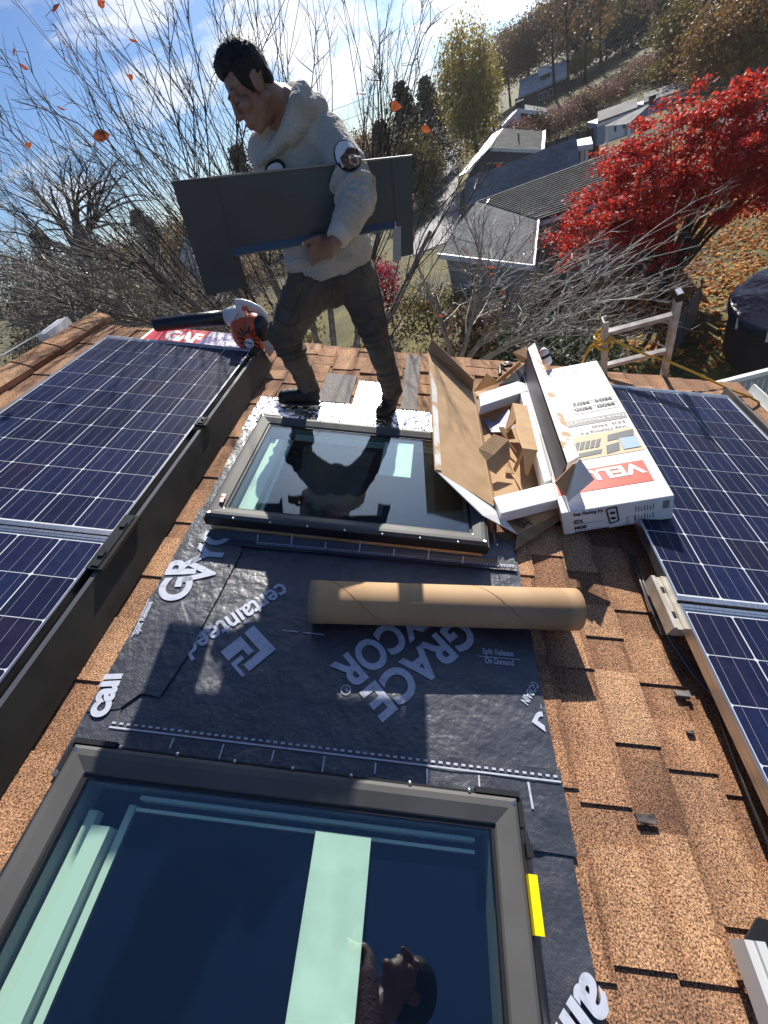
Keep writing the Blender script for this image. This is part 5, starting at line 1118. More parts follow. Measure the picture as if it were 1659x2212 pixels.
for k, (px, r, w, mt, lab) in enumerate((((60, 640), 22, 6, L_grn, 'dark green bush low at the left edge behind the twigs'), ((190, 640), 20, 5, L_brn, 'brown bush left of the shingle bundle behind the twigs'), ((560, 640), 16, 4, L_olv, 'olive bush behind the leaf blower handle'), ((330, 650), 18, 4, L_grn, 'dark green bush behind the blower nozzle'), ((800, 540), 24, 4, L_crm, 'crimson bush seen through the right leg of the flashing'), ((745, 690), 12, 3, L_olv, 'yellow green bush seen between the legs of the man'), ((1010, 620), 15, 3, L_brn, 'brown bush against the pale house wall'), ((-20, 600), 26, 7, L_brn, 'brown bush at the very left edge behind the grey twigs'), ((100, 600), 30, 7, L_olv, 'olive bush under the twisted bare tree'), ((250, 590), 27, 6, L_grn, 'dark green bush between the twisted tree and the white house'), ((130, 670), 15, 4.5, L_grn, 'low dark green bush beyond the left ridge'), ((10, 700), 14, 4, L_olv, 'low olive bush beyond the white metal trim'), ((480, 600), 24, 5, L_brn, 'brown bush right of the white house'), ((350, 600), 32, 6, L_brn, 'brown bush in front of the white house'), ((420, 680), 13, 3.5, L_brn, 'low brown bush just above the blower nozzle'), ((900, 600), 20, 4, L_olv, 'olive bush by the road below the flashing'), ((1130, 650), 12, 3, L_grn, 'dark green bush under the pale twigs by the house wall'), ((1250, 690), 11, 3, L_grn, 'dark green bush left of the ladder'))):
    tree('bush', lab, px, r, w, mt, 900, .09, 'round', 'bushes below the roof edge', base=.0, cat='bush')
# -------- the red maple
mb_ = gnd(1432, 640); T = thing('red_maple', 'bright red Japanese maple spreading over the leaf covered lawn', 'maple tree', mb_, roof=False)
tk = MB(); fk = mb_ + Vector((0, 0, .5)); rm = random.Random(5)
ctr = [wr(x, y, r) for x, y, r in ((1500, 430, 18.8), (1330, 420, 18.6), (1300, 488, 18), (1248, 528, 17.6), (1400, 330, 19.2), (1500, 262, 19.5), (1580, 225, 19.8), (1650, 190, 20), (1640, 290, 19.4), (1560, 330, 19.2), (1610, 350, 19), (1680, 330, 19.4), (1430, 430, 18.5), (1530, 400, 18.8), (1350, 500, 17.9), (1460, 380, 19), (1720, 260, 19.8), (1730, 350, 19.4), (1360, 370, 18.8), (1310, 440, 18.3), (1400, 490, 18), (1660, 385, 19), (1450, 300, 19.3), (1590, 420, 18.6))]
tk.tube([mb_ - Vector((0, 0, .2)), fk], [.2, .16], 8)
for c in ctr: 
    p1 = fk.lerp(c, .4) + Vector((0, 0, .25)); tk.tube([fk, fk.lerp(c, .2), p1, fk.lerp(c, .75) + Vector((0, 0, .2)), c], [.11, .085, .06, .035, .012], 6, False)
tk.build('trunk', M_dbark, T, roof=False)
m = MB(); cl = []
for c in ctr:
    for k in range(15): cl.append((c + Vector((rm.gauss(0, .55), rm.gauss(0, .8), rm.gauss(0, .30))), rm.uniform(.13, .27)))
for k in range(44000):
    c, s = cl[rm.randrange(len(cl))]; p = c + Vector((rm.gauss(0, s), rm.gauss(0, s), rm.gauss(0, s * .42)))
    leafq(m, p, .060, (0, -.1, 1), rm) if rm.random() < .45 else leafq(m, p, .060, None, rm)
m.build('crown', L_red, T, roof=False)
# -------- houses
def ext(mb, pts, v): 
    pts = [Vector(p) for p in pts]; k = len(pts); q = [p + Vector(v) for p in pts]
    return mb.add(pts + q, [tuple(range(k)), tuple(range(2 * k - 1, k - 1, -1))] + [(i, i + k, (i + 1) % k + k, (i + 1) % k) for i in range(k)])
def shingles(name, c, sc=(1, 1, 1), band=3.2):
    m = mk(name, c, .85, spec=.08, ramp=[(.3, tuple(x * .75 for x in c)), (.7, tuple(x * 1.25 for x in c))], nscale=1.5, ramp2=[(.35, (.8, .8, .8)), (.65, (1.2, 1.2, 1.2))], n2=9); n = m.node_tree
    w = n.nodes.new('ShaderNodeTexWave'); w.wave_type = 'BANDS'; w.bands_direction = 'Z'; w.wave_profile = 'SAW'; w.inputs['Scale'].default_value = band
    tcx = n.nodes.new('ShaderNodeTexCoord'); n.links.new(tcx.outputs['Object'], w.inputs[0]); bp = n.nodes.new('ShaderNodeBump'); bp.inputs['Strength'].default_value = 1; bp.inputs['Distance'].default_value = .06
    n.links.new(w.outputs['Fac'], bp.inputs['Height']); n.links.new(bp.outputs[0], n.nodes['Principled BSDF'].inputs['Normal']); return m
M_r1 = shingles('grey_roof', (.13, .13, .128)); M_r2 = shingles('light_grey_roof', (.20, .20, .195)); M_r3 = shingles('pale_roof', (.3, .29, .28)); M_fsc = mk('fascia_white', (.75, .75, .73), .5)
M_wgr = mk('grey_siding', (.24, .25, .26), .7, ramp=[(.3, (.2, .21, .22)), (.7, (.28, .29, .30))], nscale=2); M_wdk = mk('dark_siding', (.075, .078, .088), .7); M_wnv = mk('navy_siding', (.03, .034, .052), .7); M_wwh = mk('white_siding', (.66, .68, .72), .6)
M_win = mk('window_glass', (.04, .05, .06), .1, spec=.8)
M_cmb = mk('chimney_dark', (.06, .055, .055), .8)
def drop(p, z): return Vector((p.x, p.y, z))
def window(par, a, b_, z0, z1, f0, f1, n):
    """window on the wall from a to b (plan), between fractions f0,f1; n points outwards"""
    p, q = a.lerp(b_, f0), a.lerp(b_, f1); o = Vector(n) * .03
    w = MB(); ext(w, [drop(p, z0) + o, drop(q, z0) + o, drop(q, z1) + o, drop(p, z1) + o], Vector(n) * .05); wo_ = w.build('window', M_fsc, par, roof=False)
    g = MB(); pp, qq = p.lerp(q, .09), p.lerp(q, .91); o2 = Vector(n) * .085; zm = (z0 + z1) / 2
    for (za, zb) in ((z0 + .08, zm - .02), (zm + .02, z1 - .08)): g.quad(drop(pp, za) + o2, drop(qq, za) + o2, drop(qq, zb) + o2, drop(pp, zb) + o2)
    gp_ = g.build('pane', M_win, wo_, roof=False); return wo_
# nearest house: hipped main roof with a wing towards us
A1, B1_ = wd(1030, 434, 3.9), wd(1361, 314, 3.9); B1x = A1 + (B1_ - A1) * 1.02
Cc_, Db = wd(1162, 475, 4.75), wd(1152, 573, 5.3)
pn_ = (Cc_ - A1).cross(Db - A1); rE = Vector(MRn @ ray(945, 548)); Ee = Vector(CW) + rE * ((A1 - Vector(CW)).dot(pn_) / rE.dot(pn_))   # the wing is one flat plane
ed = (B1_ - A1).normalized(); Ce = Cc_ + ed * ((B1x - A1).length * .8); Ce.z = Cc_.z
back = (A1 - (Cc_ + ed * ((A1 - Cc_).dot(ed)))); back.z = 0
nh = thing('hip_roof_house', 'nearest grey house with a striped shingle roof beside the red maple', 'house', drop((A1 + Cc_) / 2, G0), roof=False)
r_ = MB(); NC = 20
for k in range(NC):                        # shingle courses, each lapping the one below
    f0, f1 = k / NC, (k + 1) / NC; up_n = (B1x - A1).cross(Cc_ - A1).normalized(); up_n = up_n if up_n.z > 0 else -up_n
    a, b_, c_, d_ = A1.lerp(Cc_, f0), A1.lerp(Cc_, f1) + up_n * .045, B1x.lerp(Ce, f1) + up_n * .045, B1x.lerp(Ce, f0); r_.add([a, b_, c_, d_, b_ - up_n * .05, c_ - up_n * .05], [(0, 1, 2, 3), (1, 4, 5, 2)])
ext(r_, [A1, B1x, B1x + back * 1.0 + Vector((0, 0, Cc_.z - A1.z)), A1 + back + Vector((0, 0, Cc_.z - A1.z))], (0, 0, -.12)); r_.build('main_roof', M_r1, nh, roof=False)
r_ = MB(); r_.add([A1, Ee, Db, Cc_], [(0, 1, 2, 3)]); Lb = A1 + back + Vector((0, 0, Cc_.z - A1.z)); r_.add([A1, Lb, Ee], [(0, 1, 2)]); r_.build('wing_roof', M_r2, nh, roof=False)
f_ = MB(); f_.bar(Cc_ + Vector((.03, 0, -.08)), Db + Vector((.03, 0, -.08)), .06, .2); f_.bar(Db + Vector((0, -.04, -.08)), Ee + Vector((0, -.04, -.08)), .06, .2); f_.bar(Cc_ + Vector((0, -.03, -.16)), Ce + Vector((0, -.03, -.16)), .06, .14); f_.build('fascia', M_fsc, nh, roof=False)
w_ = MB(); i1, i2 = Cc_ + Vector((-.25, .3, 0)), Db + Vector((-.25, .3, 0)); i3 = Ee + Vector((.3, .3, 0)); i4 = Ce + back * .35
for a, b_ in ((i3, i2), (i2, i1), (i1 + back * .35, i4), (i1, i1 + back * .35)):
    w_.quad(drop(a, G0 - .2), drop(b_, G0 - .2), drop(b_, b_.z - .13), drop(a, a.z - .13))
w_.build('wall', M_wgr, nh, roof=False)
nn = (i2 - i3).cross(Vector((0, 0, 1))).normalized()
window(nh, i3, i2, G0 + .9, G0 + 2.1, .62, .74, nn); window(nh, i3, i2, G0 + .9, G0 + 2.1, .2, .34, nn)
n2_ = ed.cross(Vector((0, 0, 1))).normalized()
for f0, f1 in ((.16, .22), (.25, .31)): window(nh, i1 + back * .35, i4, G0 + .8, G0 + 2.3, f0, f1, n2_)
for k in range(3): p_ = MB(); q = Cc_ + ed * (1.1 + 1.5 * k) + Vector((0, .1, 0)); p_.bar(drop(q, G0), drop(q, Cc_.z - .1), .14, .14, (0, 1, 0)); p_.build('porch_post', M_fsc, nh, roof=False)
# second house just behind
A2, B2, B2e = wd(1005, 388, 3.75), wd(1245, 296, 3.75), wd(1254, 358, 4.7); off = B2e - B2; A2e = A2 + off; bo = Vector((-off.x, -off.y, off.z))
h2 = thing('gable_house', 'second grey house with a ribbed shingle roof behind the nearest house', 'house', drop((A2 + B2) / 2, G0), roof=False)
r_ = MB(); ext(r_, [A2, A2e, B2e, B2], (0, 0, -.12)); ext(r_, [A2, B2, B2 + bo, A2 + bo], (0, 0, -.12)); r_.build('roof', M_r2, h2, roof=False)
w_ = MB(); q = [A2e * .94 + A2 * .06, B2e * .94 + B2 * .06, (B2 + bo) * .94 + B2 * .06, (A2 + bo) * .94 + A2 * .06]
for a, b_ in zip(q, q[1:] + q[:1]): w_.quad(drop(a, G0 - .2), drop(b_, G0 - .2), drop(b_, B2e.z - .1), drop(a, B2e.z - .1))
w_.add([q[1], q[2], B2 - Vector((0, 0, .1))], [(0, 1, 2)]); w_.build('wall', M_wgr, h2, roof=False)
def Z1(x, y, r): return wr((1200 + .3617 * x) / 1.302, (250 + .3617 * y) / 1.302, r)
def Z2(x, y, r): return wr((1380 + .4702 * x) / 1.302, (100 + .4702 * y) / 1.302, r)
def AW(p, d): v = Vector((p.x - CW[0], p.y - CW[1], 0)).normalized(); return v * d
# third: pale grey roof with a dark gable below it
h3 = thing('grey_roof_house', 'dark sided house with a smooth pale grey roof beyond the ribbed roofs', 'house', drop(Z1(650, 500, 44), zg(*Z1(650, 500, 44)[:2])), roof=False)
rl, rr_, er, el_ = Z1(595, 305, 47), Z1(915, 330, 46), Z1(905, 472, 42), Z1(490, 455, 42.5); dl_ = Z1(300, 655, 41)
r_ = MB(); ext(r_, [rl, el_, er, rr_], (0, 0, -.1)); r_.build('roof', shingles('smooth_grey_roof', (.17, .165, .15)), h3, roof=False)
f_ = MB(); ext(f_, [el_ + Vector((0, -.05, .02)), el_ + Vector((0, -.05, -.22)), er + Vector((0, -.05, -.22)), er + Vector((0, -.05, .02))], (0, -.06, 0)); ext(f_, [el_, rl, rl - Vector((.9, 0, .1)), dl_ - Vector((.5, 0, .0)), dl_], (0, .2, -.12)); f_.bar(er, rr_, .2, .12); f_.build('fascia', mk('pale_fascia', (.55, .58, .55), .5), h3, roof=False)
w_ = MB(); i1, i2, i0 = el_ + Vector((.1, .25, -.15)), er + Vector((-.2, .25, -.2)), dl_ + Vector((.3, .25, -.2)); gz_ = zg(i1.x, i1.y) - .4
ext(w_, [i1, drop(i1, gz_), drop(i2, gz_), i2], (0, 3.2, 0)); ext(w_, [i1 - Vector((.02, 0, 0)), i0, drop(i0, gz_), drop(i1, gz_) - Vector((.02, 0, 0))], (0, 3, 0)); w_.build('wall', M_wdk, h3, roof=False)
m = MB(); p = Z1(715, 392, 44); m.bar(p - Vector((0, 0, .2)), Z1(713, 345, 44), .1, .1, (0, 1, 0)); m.build('vent_pipe', M_dbark, h3, roof=False)
# fourth: navy gable
h4 = thing('navy_house', 'navy blue gable house with white fascia and a dark chimney', 'house', drop(Z1(760, 240, 56), zg(*Z1(760, 240, 56)[:2])), roof=False)
r_ = MB(); ext(r_, [Z1(745, 118, 60), Z1(722, 168, 55), Z1(930, 188, 55), Z1(938, 150, 59)], (0, 0, -.1)); r_.build('roof', M_r3, h4, roof=False)
f_ = MB(); f_.bar(Z1(715, 168, 54.8), Z1(932, 192, 54.8), .2, .28); f_.bar(Z1(716, 165, 54.8), Z1(590, 300, 53.5), .2, .3); f_.build('fascia', M_fsc, h4, roof=False)
w_ = MB(); a, b_, c_ = Z1(715, 178, 55.2), Z1(600, 300, 55), Z1(895, 200, 55.2); gz_ = zg(a.x, a.y) - .5; ext(w_, [a, b_, drop(b_, gz_), drop(c_, gz_), c_], (0, 4, 0)); w_.build('wall', M_wnv, h4, roof=False)
m = MB(); p = Z1(728, 155, 55.5); m.bar(p - Vector((0, 0, .4)), Z1(724, 92, 55.5), .7, .7, (0, 1, 0)); m.build('chimney', M_cmb, h4, roof=False)
m = MB(); p = Z1(708, 214, 54.9); m.box(p, (.55, .1, .8)); m.build('wall_vent', M_fsc, h4, roof=False)
# fifth: on the slope, pale roof
h5 = thing('pale_roof_house', 'dark house up the slope with a pale sunlit roof and a chimney', 'house', drop(Z2(320, 330, 86), zg(*Z2(320, 330, 86)[:2])), roof=False)
a, b_, c_, d_ = Z2(175, 265, 90), Z2(165, 372, 83), Z2(466, 240, 83), Z2(470, 135, 90)
r_ = MB(); ext(r_, [a, b_, c_, d_], (0, 0, -.2)); r_.build('roof', shingles('sunlit_roof', (.5, .48, .46)), h5, roof=False)
b2, c2 = b_ + Vector((.2, .4, -.2)), c_ + Vector((-.2, .4, -.2)); w_ = MB(); gz_ = min(zg(b2.x, b2.y), zg(c2.x, c2.y)) - 1; ext(w_, [b2, drop(b2, gz_), drop(c2, gz_), c2], (0, 5, 0)); ext(w_, [c2, c2 + (d_ - c_) * .95, drop(d_, gz_), drop(c2, gz_)], (-.2, 0, 0)); w_.build('wall', M_wdk, h5, roof=False)
m = MB(); p = Z2(332, 285, 86); m.bar(drop(p, p.z - 1.4), Z2(322, 215, 86), 1.2, 1.0, (0, 1, 0)); ch = m.build('chimney', M_cmb, h5, roof=False)
m = MB(); p = Z2(322, 208, 86); m.box(p, (1.4, 1.2, .8)); m.build('chimney_cap', M_wwh, ch, roof=False)
nn = (c2 - b2).cross(Vector((0, 0, 1))).normalized()
for f0 in (.42, .52, .64): window(h5, b2, c2, b2.lerp(c2, f0).z - 1.7, b2.lerp(c2, f0).z - .3, f0, f0 + .075, nn)
# sixth: small cottage
h6 = thing('cottage', 'small dark cottage with a white window high on the slope', 'cottage', drop(Z2(720, 300, 84), zg(*Z2(720, 300, 84)[:2])), roof=False)
a, b_, c_, d_ = Z2(632, 268, 88), Z2(634, 306, 83), Z2(812, 246, 83), Z2(800, 212, 88)
r_ = MB(); ext(r_, [a, b_, c_, d_], (0, 0, -.25)); r_.build('roof', M_r1, h6, roof=False)
b2, c2 = b_ + Vector((.3, .4, -.2)), c_ + Vector((-.3, .4, -.2)); w_ = MB(); gz_ = min(zg(b2.x, b2.y), zg(c2.x, c2.y)) - .6; ext(w_, [b2, drop(b2, gz_), drop(c2, gz_), c2], (0, 4, 0)); w_.build('wall', M_wdk, h6, roof=False)
nn = (c2 - b2).cross(Vector((0, 0, 1))).normalized(); window(h6, b2, c2, b2.z - 2.3, b2.z - .2, .15, .30, nn); window(h6, b2, c2, c2.z - 1.3, c2.z - .2, .68, .85, nn)
# garages
def garage(lab, P, r, nd):
    a, b_, c_, d_, e_, f_ = [Z2(x, y, rr0) for (x, y), rr0 in zip(P, (r + 2.5, r + 2.5, r, r, r, r))]
    g = thing('garage', lab, 'garage', drop((c_ + d_) / 2, zg(c_.x, c_.y)), roof=False, group='flat white garages on the slope')
    q = MB(); ext(q, [a, d_, c_, b_], (0, 0, -.12)); q.build('roof', mk('felt_roof', (.16, .155, .15), .9, ramp=[(.3, (.12, .115, .11)), (.7, (.2, .195, .19))], nscale=.9), g, roof=False)
    zb = min(e_.z, f_.z) - .1; d2, c2 = d_ + Vector((0, .15, -.12)), c_ + Vector((0, .15, -.12)); q = MB(); ext(q, [d2, drop(d2, zb), drop(c2, zb), c2], (0, 3, 0)); q.build('wall', mk('blue_grey_boards', (.30, .34, .42), .6), g, roof=False)
    nn = (c2 - d2).cross(Vector((0, 0, 1))).normalized()
    for f0, f1 in nd:
        p, s = d2.lerp(c2, f0), d2.lerp(c2, f1); q = MB(); ext(q, [p - Vector((0, 0, .25)) + nn * .03, drop(p, zb + .1) + nn * .03, drop(s, zb + .1) + nn * .03, s - Vector((0, 0, .25)) + nn * .03], nn * .05); dd = q.build('door', M_wwh, g, roof=False)
        h_ = MB(); p2 = p.lerp(s, .92); h_.box(drop(p2, (p2.z + zb) / 2) + nn * .12, (.12, .06, .3)); h_.build('handle', M_cmb, dd, roof=False)
    q = MB(); q.bar(d2 + nn * .04 - Vector((0, 0, .1)), c2 + nn * .04 - Vector((0, 0, .1)), .06, .18); q.build('door_header', M_fsc, g, roof=False)
garage('long flat roofed garage with white double doors, left of the red maple', ((640, 455), (876, 372), (878, 428), (640, 515), (642, 652), (832, 562)), 45, ((.27, .5), (.505, .72)))
garage('farther flat roofed white garage partly behind the red maple', ((915, 345), (1176, 258), (1180, 315), (915, 402), (918, 440), (1110, 415)), 56, ((.2, .45), (.46, .72)))
gz = thing('gazebo', 'small gazebo with a pointed pale roof in front of the white garages', 'gazebo', drop(Z2(960, 470, 38), zg(*Z2(960, 470, 38)[:2])), roof=False)
pk_ = Z2(965, 402, 38.5); q1, q2 = Z2(826, 515, 37), Z2(1096, 430, 38); q3, q4 = q2 + Vector((-.6, 3, 0)), q1 + Vector((-.6, 3, 0)); zz = (q1.z + q2.z) / 2
q1, q2, q3, q4 = [drop(v, zz) for v in (q1, q2, q3, q4)]; m = MB(); m.add([pk_, q1, q2, q3, q4], [(0, 1, 2), (0, 2, 3), (0, 3, 4), (0, 4, 1)]); m.build('roof', M_r3, gz, roof=False)
m = MB(); m.bar(pk_ - Vector((0, 0, .1)), pk_ + Vector((0, 0, .35)), .3, .3, (0, 1, 0)); m.build('finial', M_cmb, gz, roof=False)
for v in (q1, q2, q3, q4):
    m = MB(); vv = v.lerp(Vector(((q1.x + q3.x) / 2, (q1.y + q3.y) / 2, zz)), .1); m.bar(drop(vv, zg(vv.x, vv.y)), drop(vv, zz), .15, .15, (0, 1, 0)); m.build('post', M_fsc, gz, roof=False)
pc = thing('porch', 'little white porch roof on posts at the end of the ribbed roof', 'porch', drop(Z2(560, 690, 34), zg(*Z2(560, 690, 34)[:2])), roof=False)
a, b_, c_, d_ = Z2(515, 622, 36.5), Z2(520, 660, 34), Z2(612, 648, 34), Z2(600, 604, 36.5); m = MB(); ext(m, [a, b_, c_, d_], (0, 0, -.25)); m.build('roof', M_wwh, pc, roof=False)
for v in (b_ + Vector((.3, .2, -.2)), c_ + Vector((-.3, .2, -.2))):
    m = MB(); m.bar(drop(v, zg(v.x, v.y)), v, .16, .16, (0, 1, 0)); m.build('post', M_fsc, pc, roof=False)
wf = thing('wooden_fence', 'brown wooden board fence below the pinkish shrubs', 'fence', drop(Z2(480, 600, 45), zg(*Z2(480, 600, 45)[:2])), roof=False)
a, b_ = Z2(330, 640, 44), Z2(645, 540, 46.5); m = MB(); ext(m, [a, a - Vector((0, 0, 1.9)), b_ - Vector((0, 0, 1.9)), b_], (0, .06, 0)); m.build('boards', mk('fence_boards', (.11, .09, .075), .9, ramp=[(.4, (.085, .07, .06)), (.6, (.14, .115, .095))], nscale=4, stretch=(6, 6, .3)), wf, roof=False)
for k in range(6): p = a.lerp(b_, k / 5); m = MB(); m.bar(p - Vector((0, 0, 2)), p + Vector((0, 0, .1)), .12, .12, (0, 1, 0)); m.build('post', M_dbark, wf, roof=False)
# white house showing through the branches on the left, and at the right edge
lh = thing('white_house', 'white house glimpsed through the bare branches on the left', 'house', drop(wr(412, 590, 46), zg(*wr(412, 590, 46)[:2])), roof=False)
a, b_ = wr(388, 560, 46), wr(450, 545, 47); gz_ = zg(a.x, a.y); pkk = (a + b_) / 2 + Vector((0, 0, 1.4)); m = MB(); ext(m, [drop(a, gz_), drop(b_, gz_), b_, pkk, a], (0, 6, 0)); m.build('wall', M_wwh, lh, roof=False)
m = MB(); m.slab([a - Vector((.4, .3, .2)), pkk + Vector((0, -.3, .1)), pkk + Vector((0, 6.3, .1)), a + Vector((-.4, 6.3, -.2))], .1); m.slab([pkk + Vector((0, -.3, .1)), b_ + Vector((.4, -.3, -.2)), b_ + Vector((.4, 6.3, -.2)), pkk + Vector((0, 6.3, .1))], .1); m.build('roof', M_r1, lh, roof=False)
window(lh, drop(a, 0), drop(b_, 0), gz_ + 1.2, gz_ + 2.6, .3, .55, (0, -1, 0))
sh_ = thing('shed', 'low white shed at the right edge beyond the red maple', 'shed', drop(Z2(1640, 590, 36), zg(*Z2(1640, 590, 36)[:2])), roof=False)
a, b_ = Z2(1540, 600, 36), Z2(1760, 570, 36); gz_ = zg(a.x, a.y) - .2; m = MB(); ext(m, [a, drop(a, gz_), drop(b_, gz_), b_], (0, 3, 0)); m.build('wall', M_wwh, sh_, roof=False)
m = MB(); ext(m, [a + Vector((-.3, -.3, .02)), b_ + Vector((.3, -.3, .02)), b_ + Vector((.3, 3.3, .6)), a + Vector((-.3, 3.3, .6))], (0, 0, .12)); m.build('roof', M_r2, sh_, roof=False)
# utility pole
b_ = wr(1463, 150, 70); b_ = drop(b_, zg(b_.x, b_.y)); up_ = thing('utility_pole', 'tall brown wooden utility pole on the slope at the upper right', 'utility pole', b_, roof=False)
m = MB(); m.tube([b_, b_ + Vector((0, 0, 11))], [.2, .13], 8); m.build('pole', M_dbark, up_, roof=False)
m = MB(); m.box(b_ + Vector((0, 0, 9.6)), (2.4, .12, .14)); m.build('cross_arm', M_dbark, up_, roof=False)
for k, dz in enumerate((9.7, 8.6, 7.4)):
    m = MB(); e_ = Vector((-14, 62 + k, b_.z + dz - 1)); s_ = b_ + Vector((0, 0, dz)); m.tube([s_.lerp(e_, f) - Vector((0, 0, 4 * f * (1 - f) * 1.2)) for f in [q / 10 for q in range(11)]], .025, 4); m.build('wire', M_cmb, up_, roof=False)
# -------- pool, fences close by
pp_ = wd(1583, 648, 6.7); pc_ = pp_ + Vector((2.36, -1.15, 0)); gz_ = zg(pc_.x, pc_.y); Rp = 2.65
pl_ = thing('swimming_pool', 'round above ground pool under a dark blue winter cover on the lawn', 'swimming pool', drop(pc_, gz_), roof=False)
m = MB(); m.lathe([(Rp, gz_ - .1 - pc_.z), (Rp, 0)], pc_, 48); m.build('pool_wall', mk('pool_wall_brown', (.055, .04, .034), .6, ramp=[(.3, (.04, .03, .026)), (.7, (.075, .055, .045))], nscale=1.5), pl_, roof=False)
m = MB(); m.lathe([(Rp + .06, -.22), (Rp + .08, 0), (Rp + .02, .05), (Rp - .12, .03), (Rp * .75, .10), (Rp * .4, .17), (.01, .2)], pc_, 48)
for i, v in enumerate(m.v): v = Vector(v); k = noise.noise(v * 1.6) * .07 + noise.noise(v * 5) * .03; m.v[i] = (v.x, v.y, v.z + k)
m.build('winter_cover', mk('blue_tarp', (.012, .02, .05), .25, bump=(5, .6, 'n'), dist=.05, ramp=[(.3, (.008, .014, .04)), (.7, (.02, .035, .05))], nscale=1), pl_, roof=False, smooth=True)
for k in range(16):
    m = MB(); a = k / 16 * 6.283; p = pc_ + Vector((math.cos(a) * (Rp + .07), math.sin(a) * (Rp + .07), -.28)); m.bar(p, p + Vector((0, 0, .3)), .05, .03, (0, 1, 0)); m.build('cover_tie', M_fsc, pl_, roof=False)
fa, fb = wd(1500, 845, 5.6), wd(1690, 797, 5.6)
vf = thing('vinyl_fence', 'pale grey vinyl panel fence just beyond the right roof corner', 'fence', drop(fa.lerp(fb, .5), zg(*fa.lerp(fb, .5)[:2])), roof=False)
m = MB(); ext(m, [fa, drop(fa, zg(fa.x, fa.y)), drop(fb, zg(fb.x, fb.y)), fb], (0, .05, 0)); m.build('panel', mk('vinyl_grey', (.36, .38, .41), .5), vf, roof=False)
m = MB(); m.bar(fa + Vector((0, 0, .03)), fb + Vector((0, 0, .03)), .1, .09); m.build('top_rail', M_fsc, vf, roof=False)
for k in range(14):
    m = MB(); p = fa.lerp(fb, (k + .5) / 14); m.bar(p + Vector((0, -.01, -.1)), p + Vector((0, -.01, -1.3)), .018, .012, (0, 1, 0)); m.build('batten', M_fsc, vf, roof=False)
gf = thing('mesh_fence', 'grey mesh garden fence with thin posts on the lawn beyond the ladder', 'fence', gnd(1470, 740), roof=False)
a, b_ = gnd(1440, 790), gnd(1503, 690); m = MB(); ext(m, [a, b_, b_ + Vector((0, 0, 1.2)), a + Vector((0, 0, 1.2))], (.02, 0, 0)); m.build('mesh_panel', mk('grey_mesh', (.13, .135, .13), .8), gf, roof=False)
for p in (a, a.lerp(b_, .5), b_): m = MB(); m.bar(p, p + Vector((0, 0, 1.35)), .05, .05, (0, 1, 0)); m.build('post', M_cmb, gf, roof=False)
# ------------------------------------------------------------------ bare trees close to the roof
M_twig = mk('twig_bark', (.12, .10, .09), .6, ramp=[(.3, (.07, .058, .05)), (.7, (.20, .18, .16))], nscale=5, coat=.1)
rb = random.Random(31)
def shoot(mb, p, q, r0, twigs, sag=0., bud=True, tw=.5, wob=.05):
    p, q = Vector(p), Vector(q); L = (q - p).length; n = max(5, int(L / .45)); pts = []
    s1 = Vector((rb.gauss(0, 1), rb.gauss(0, 1), rb.gauss(0, 1))) * wob * L
    for i in range(n + 1):
        f = i / n; b_ = p.lerp(q, f) + s1 * math.sin(f * math.pi) + Vector((0, 0, sag * L * math.sin(f * math.pi)))
        b_ += Vector((rb.gauss(0, 1), rb.gauss(0, 1), rb.gauss(0, 1))) * .018 * L / n * 2; pts.append(b_)
    mb.tube(pts, [r0 * (1 - .86 * i / n) + .0012 for i in range(n + 1)], 5, False)
    d0 = (q - p).normalized()
    for k in range(twigs):
        f = rb.uniform(.2, .98); i = min(int(f * n), n - 1); a = pts[i].lerp(pts[i + 1], f * n - i); u = d0.orthogonal().normalized(); u.rotate(__import__('mathutils').Quaternion(d0, rb.uniform(0, 6.28)))
        l = rb.uniform(.25, 1) * tw * (1.1 - .6 * f); e = a + (d0 * rb.uniform(.5, .9) + u * rb.uniform(.35, .8) + Vector((0, 0, .15))) * l; mid = a.lerp(e, .5) + Vector((rb.gauss(0, .03), rb.gauss(0, .03), rb.gauss(0, .03))) * l * 2
        rr0 = min(.0036, r0 * .42) * (1.1 - .5 * f) + .0012; mb.tube([a, mid, e], [rr0, rr0 * .75, rr0 * .35], 4, False)
        for j in range(2):
            if rb.random() < .6:
                a2 = a.lerp(e, rb.uniform(.35, .8)); u2 = u.copy(); u2.rotate(__import__('mathutils').Quaternion(d0, rb.uniform(1, 5))); e2 = a2 + (d0 * .6 + u2 * .7) * l * rb.uniform(.25, .5); mb.tube([a2, e2], [rr0 * .6, rr0 * .3], 3, False)
    return pts
def bare(name, lab, fork, base, r0, targets, spread_r, tw=.55, twigs=9, sag=.05, leaders=()):
    T = thing(name, lab, 'tree', base, roof=False); tk = MB(); tk.tube([base - Vector((0, 0, .3)), base.lerp(fork, .5) + Vector((.1, .05, 0)), fork], [r0 * 1.25, r0 * 1.05, r0], 10, False)
    ld = []
    for q in leaders:
        q = Vector(q); pts = [fork, fork.lerp(q, .5) + Vector((0, 0, .08)), q]; tk.tube(pts, [r0 * .5, r0 * .36, r0 * .22], 8, False); ld.append(pts)
    tk.build('trunk', M_bark, T, roof=False); cr = MB()
    for (q, r1) in targets:
        s = fork
        if ld:
            best = min(ld, key=lambda l: ((l[2] - fork).normalized() - (q - fork).normalized()).length); f = rb.uniform(.35, 1); s = best[0].lerp(best[1], f * 2) if f < .5 else best[1].lerp(best[2], f * 2 - 1)
        shoot(cr, s, q, r1, twigs, sag, tw=tw)
    cr.build('crown', M_twig, T, roof=False); return T
F1 = wr(740, 935, 5.0); tg = []
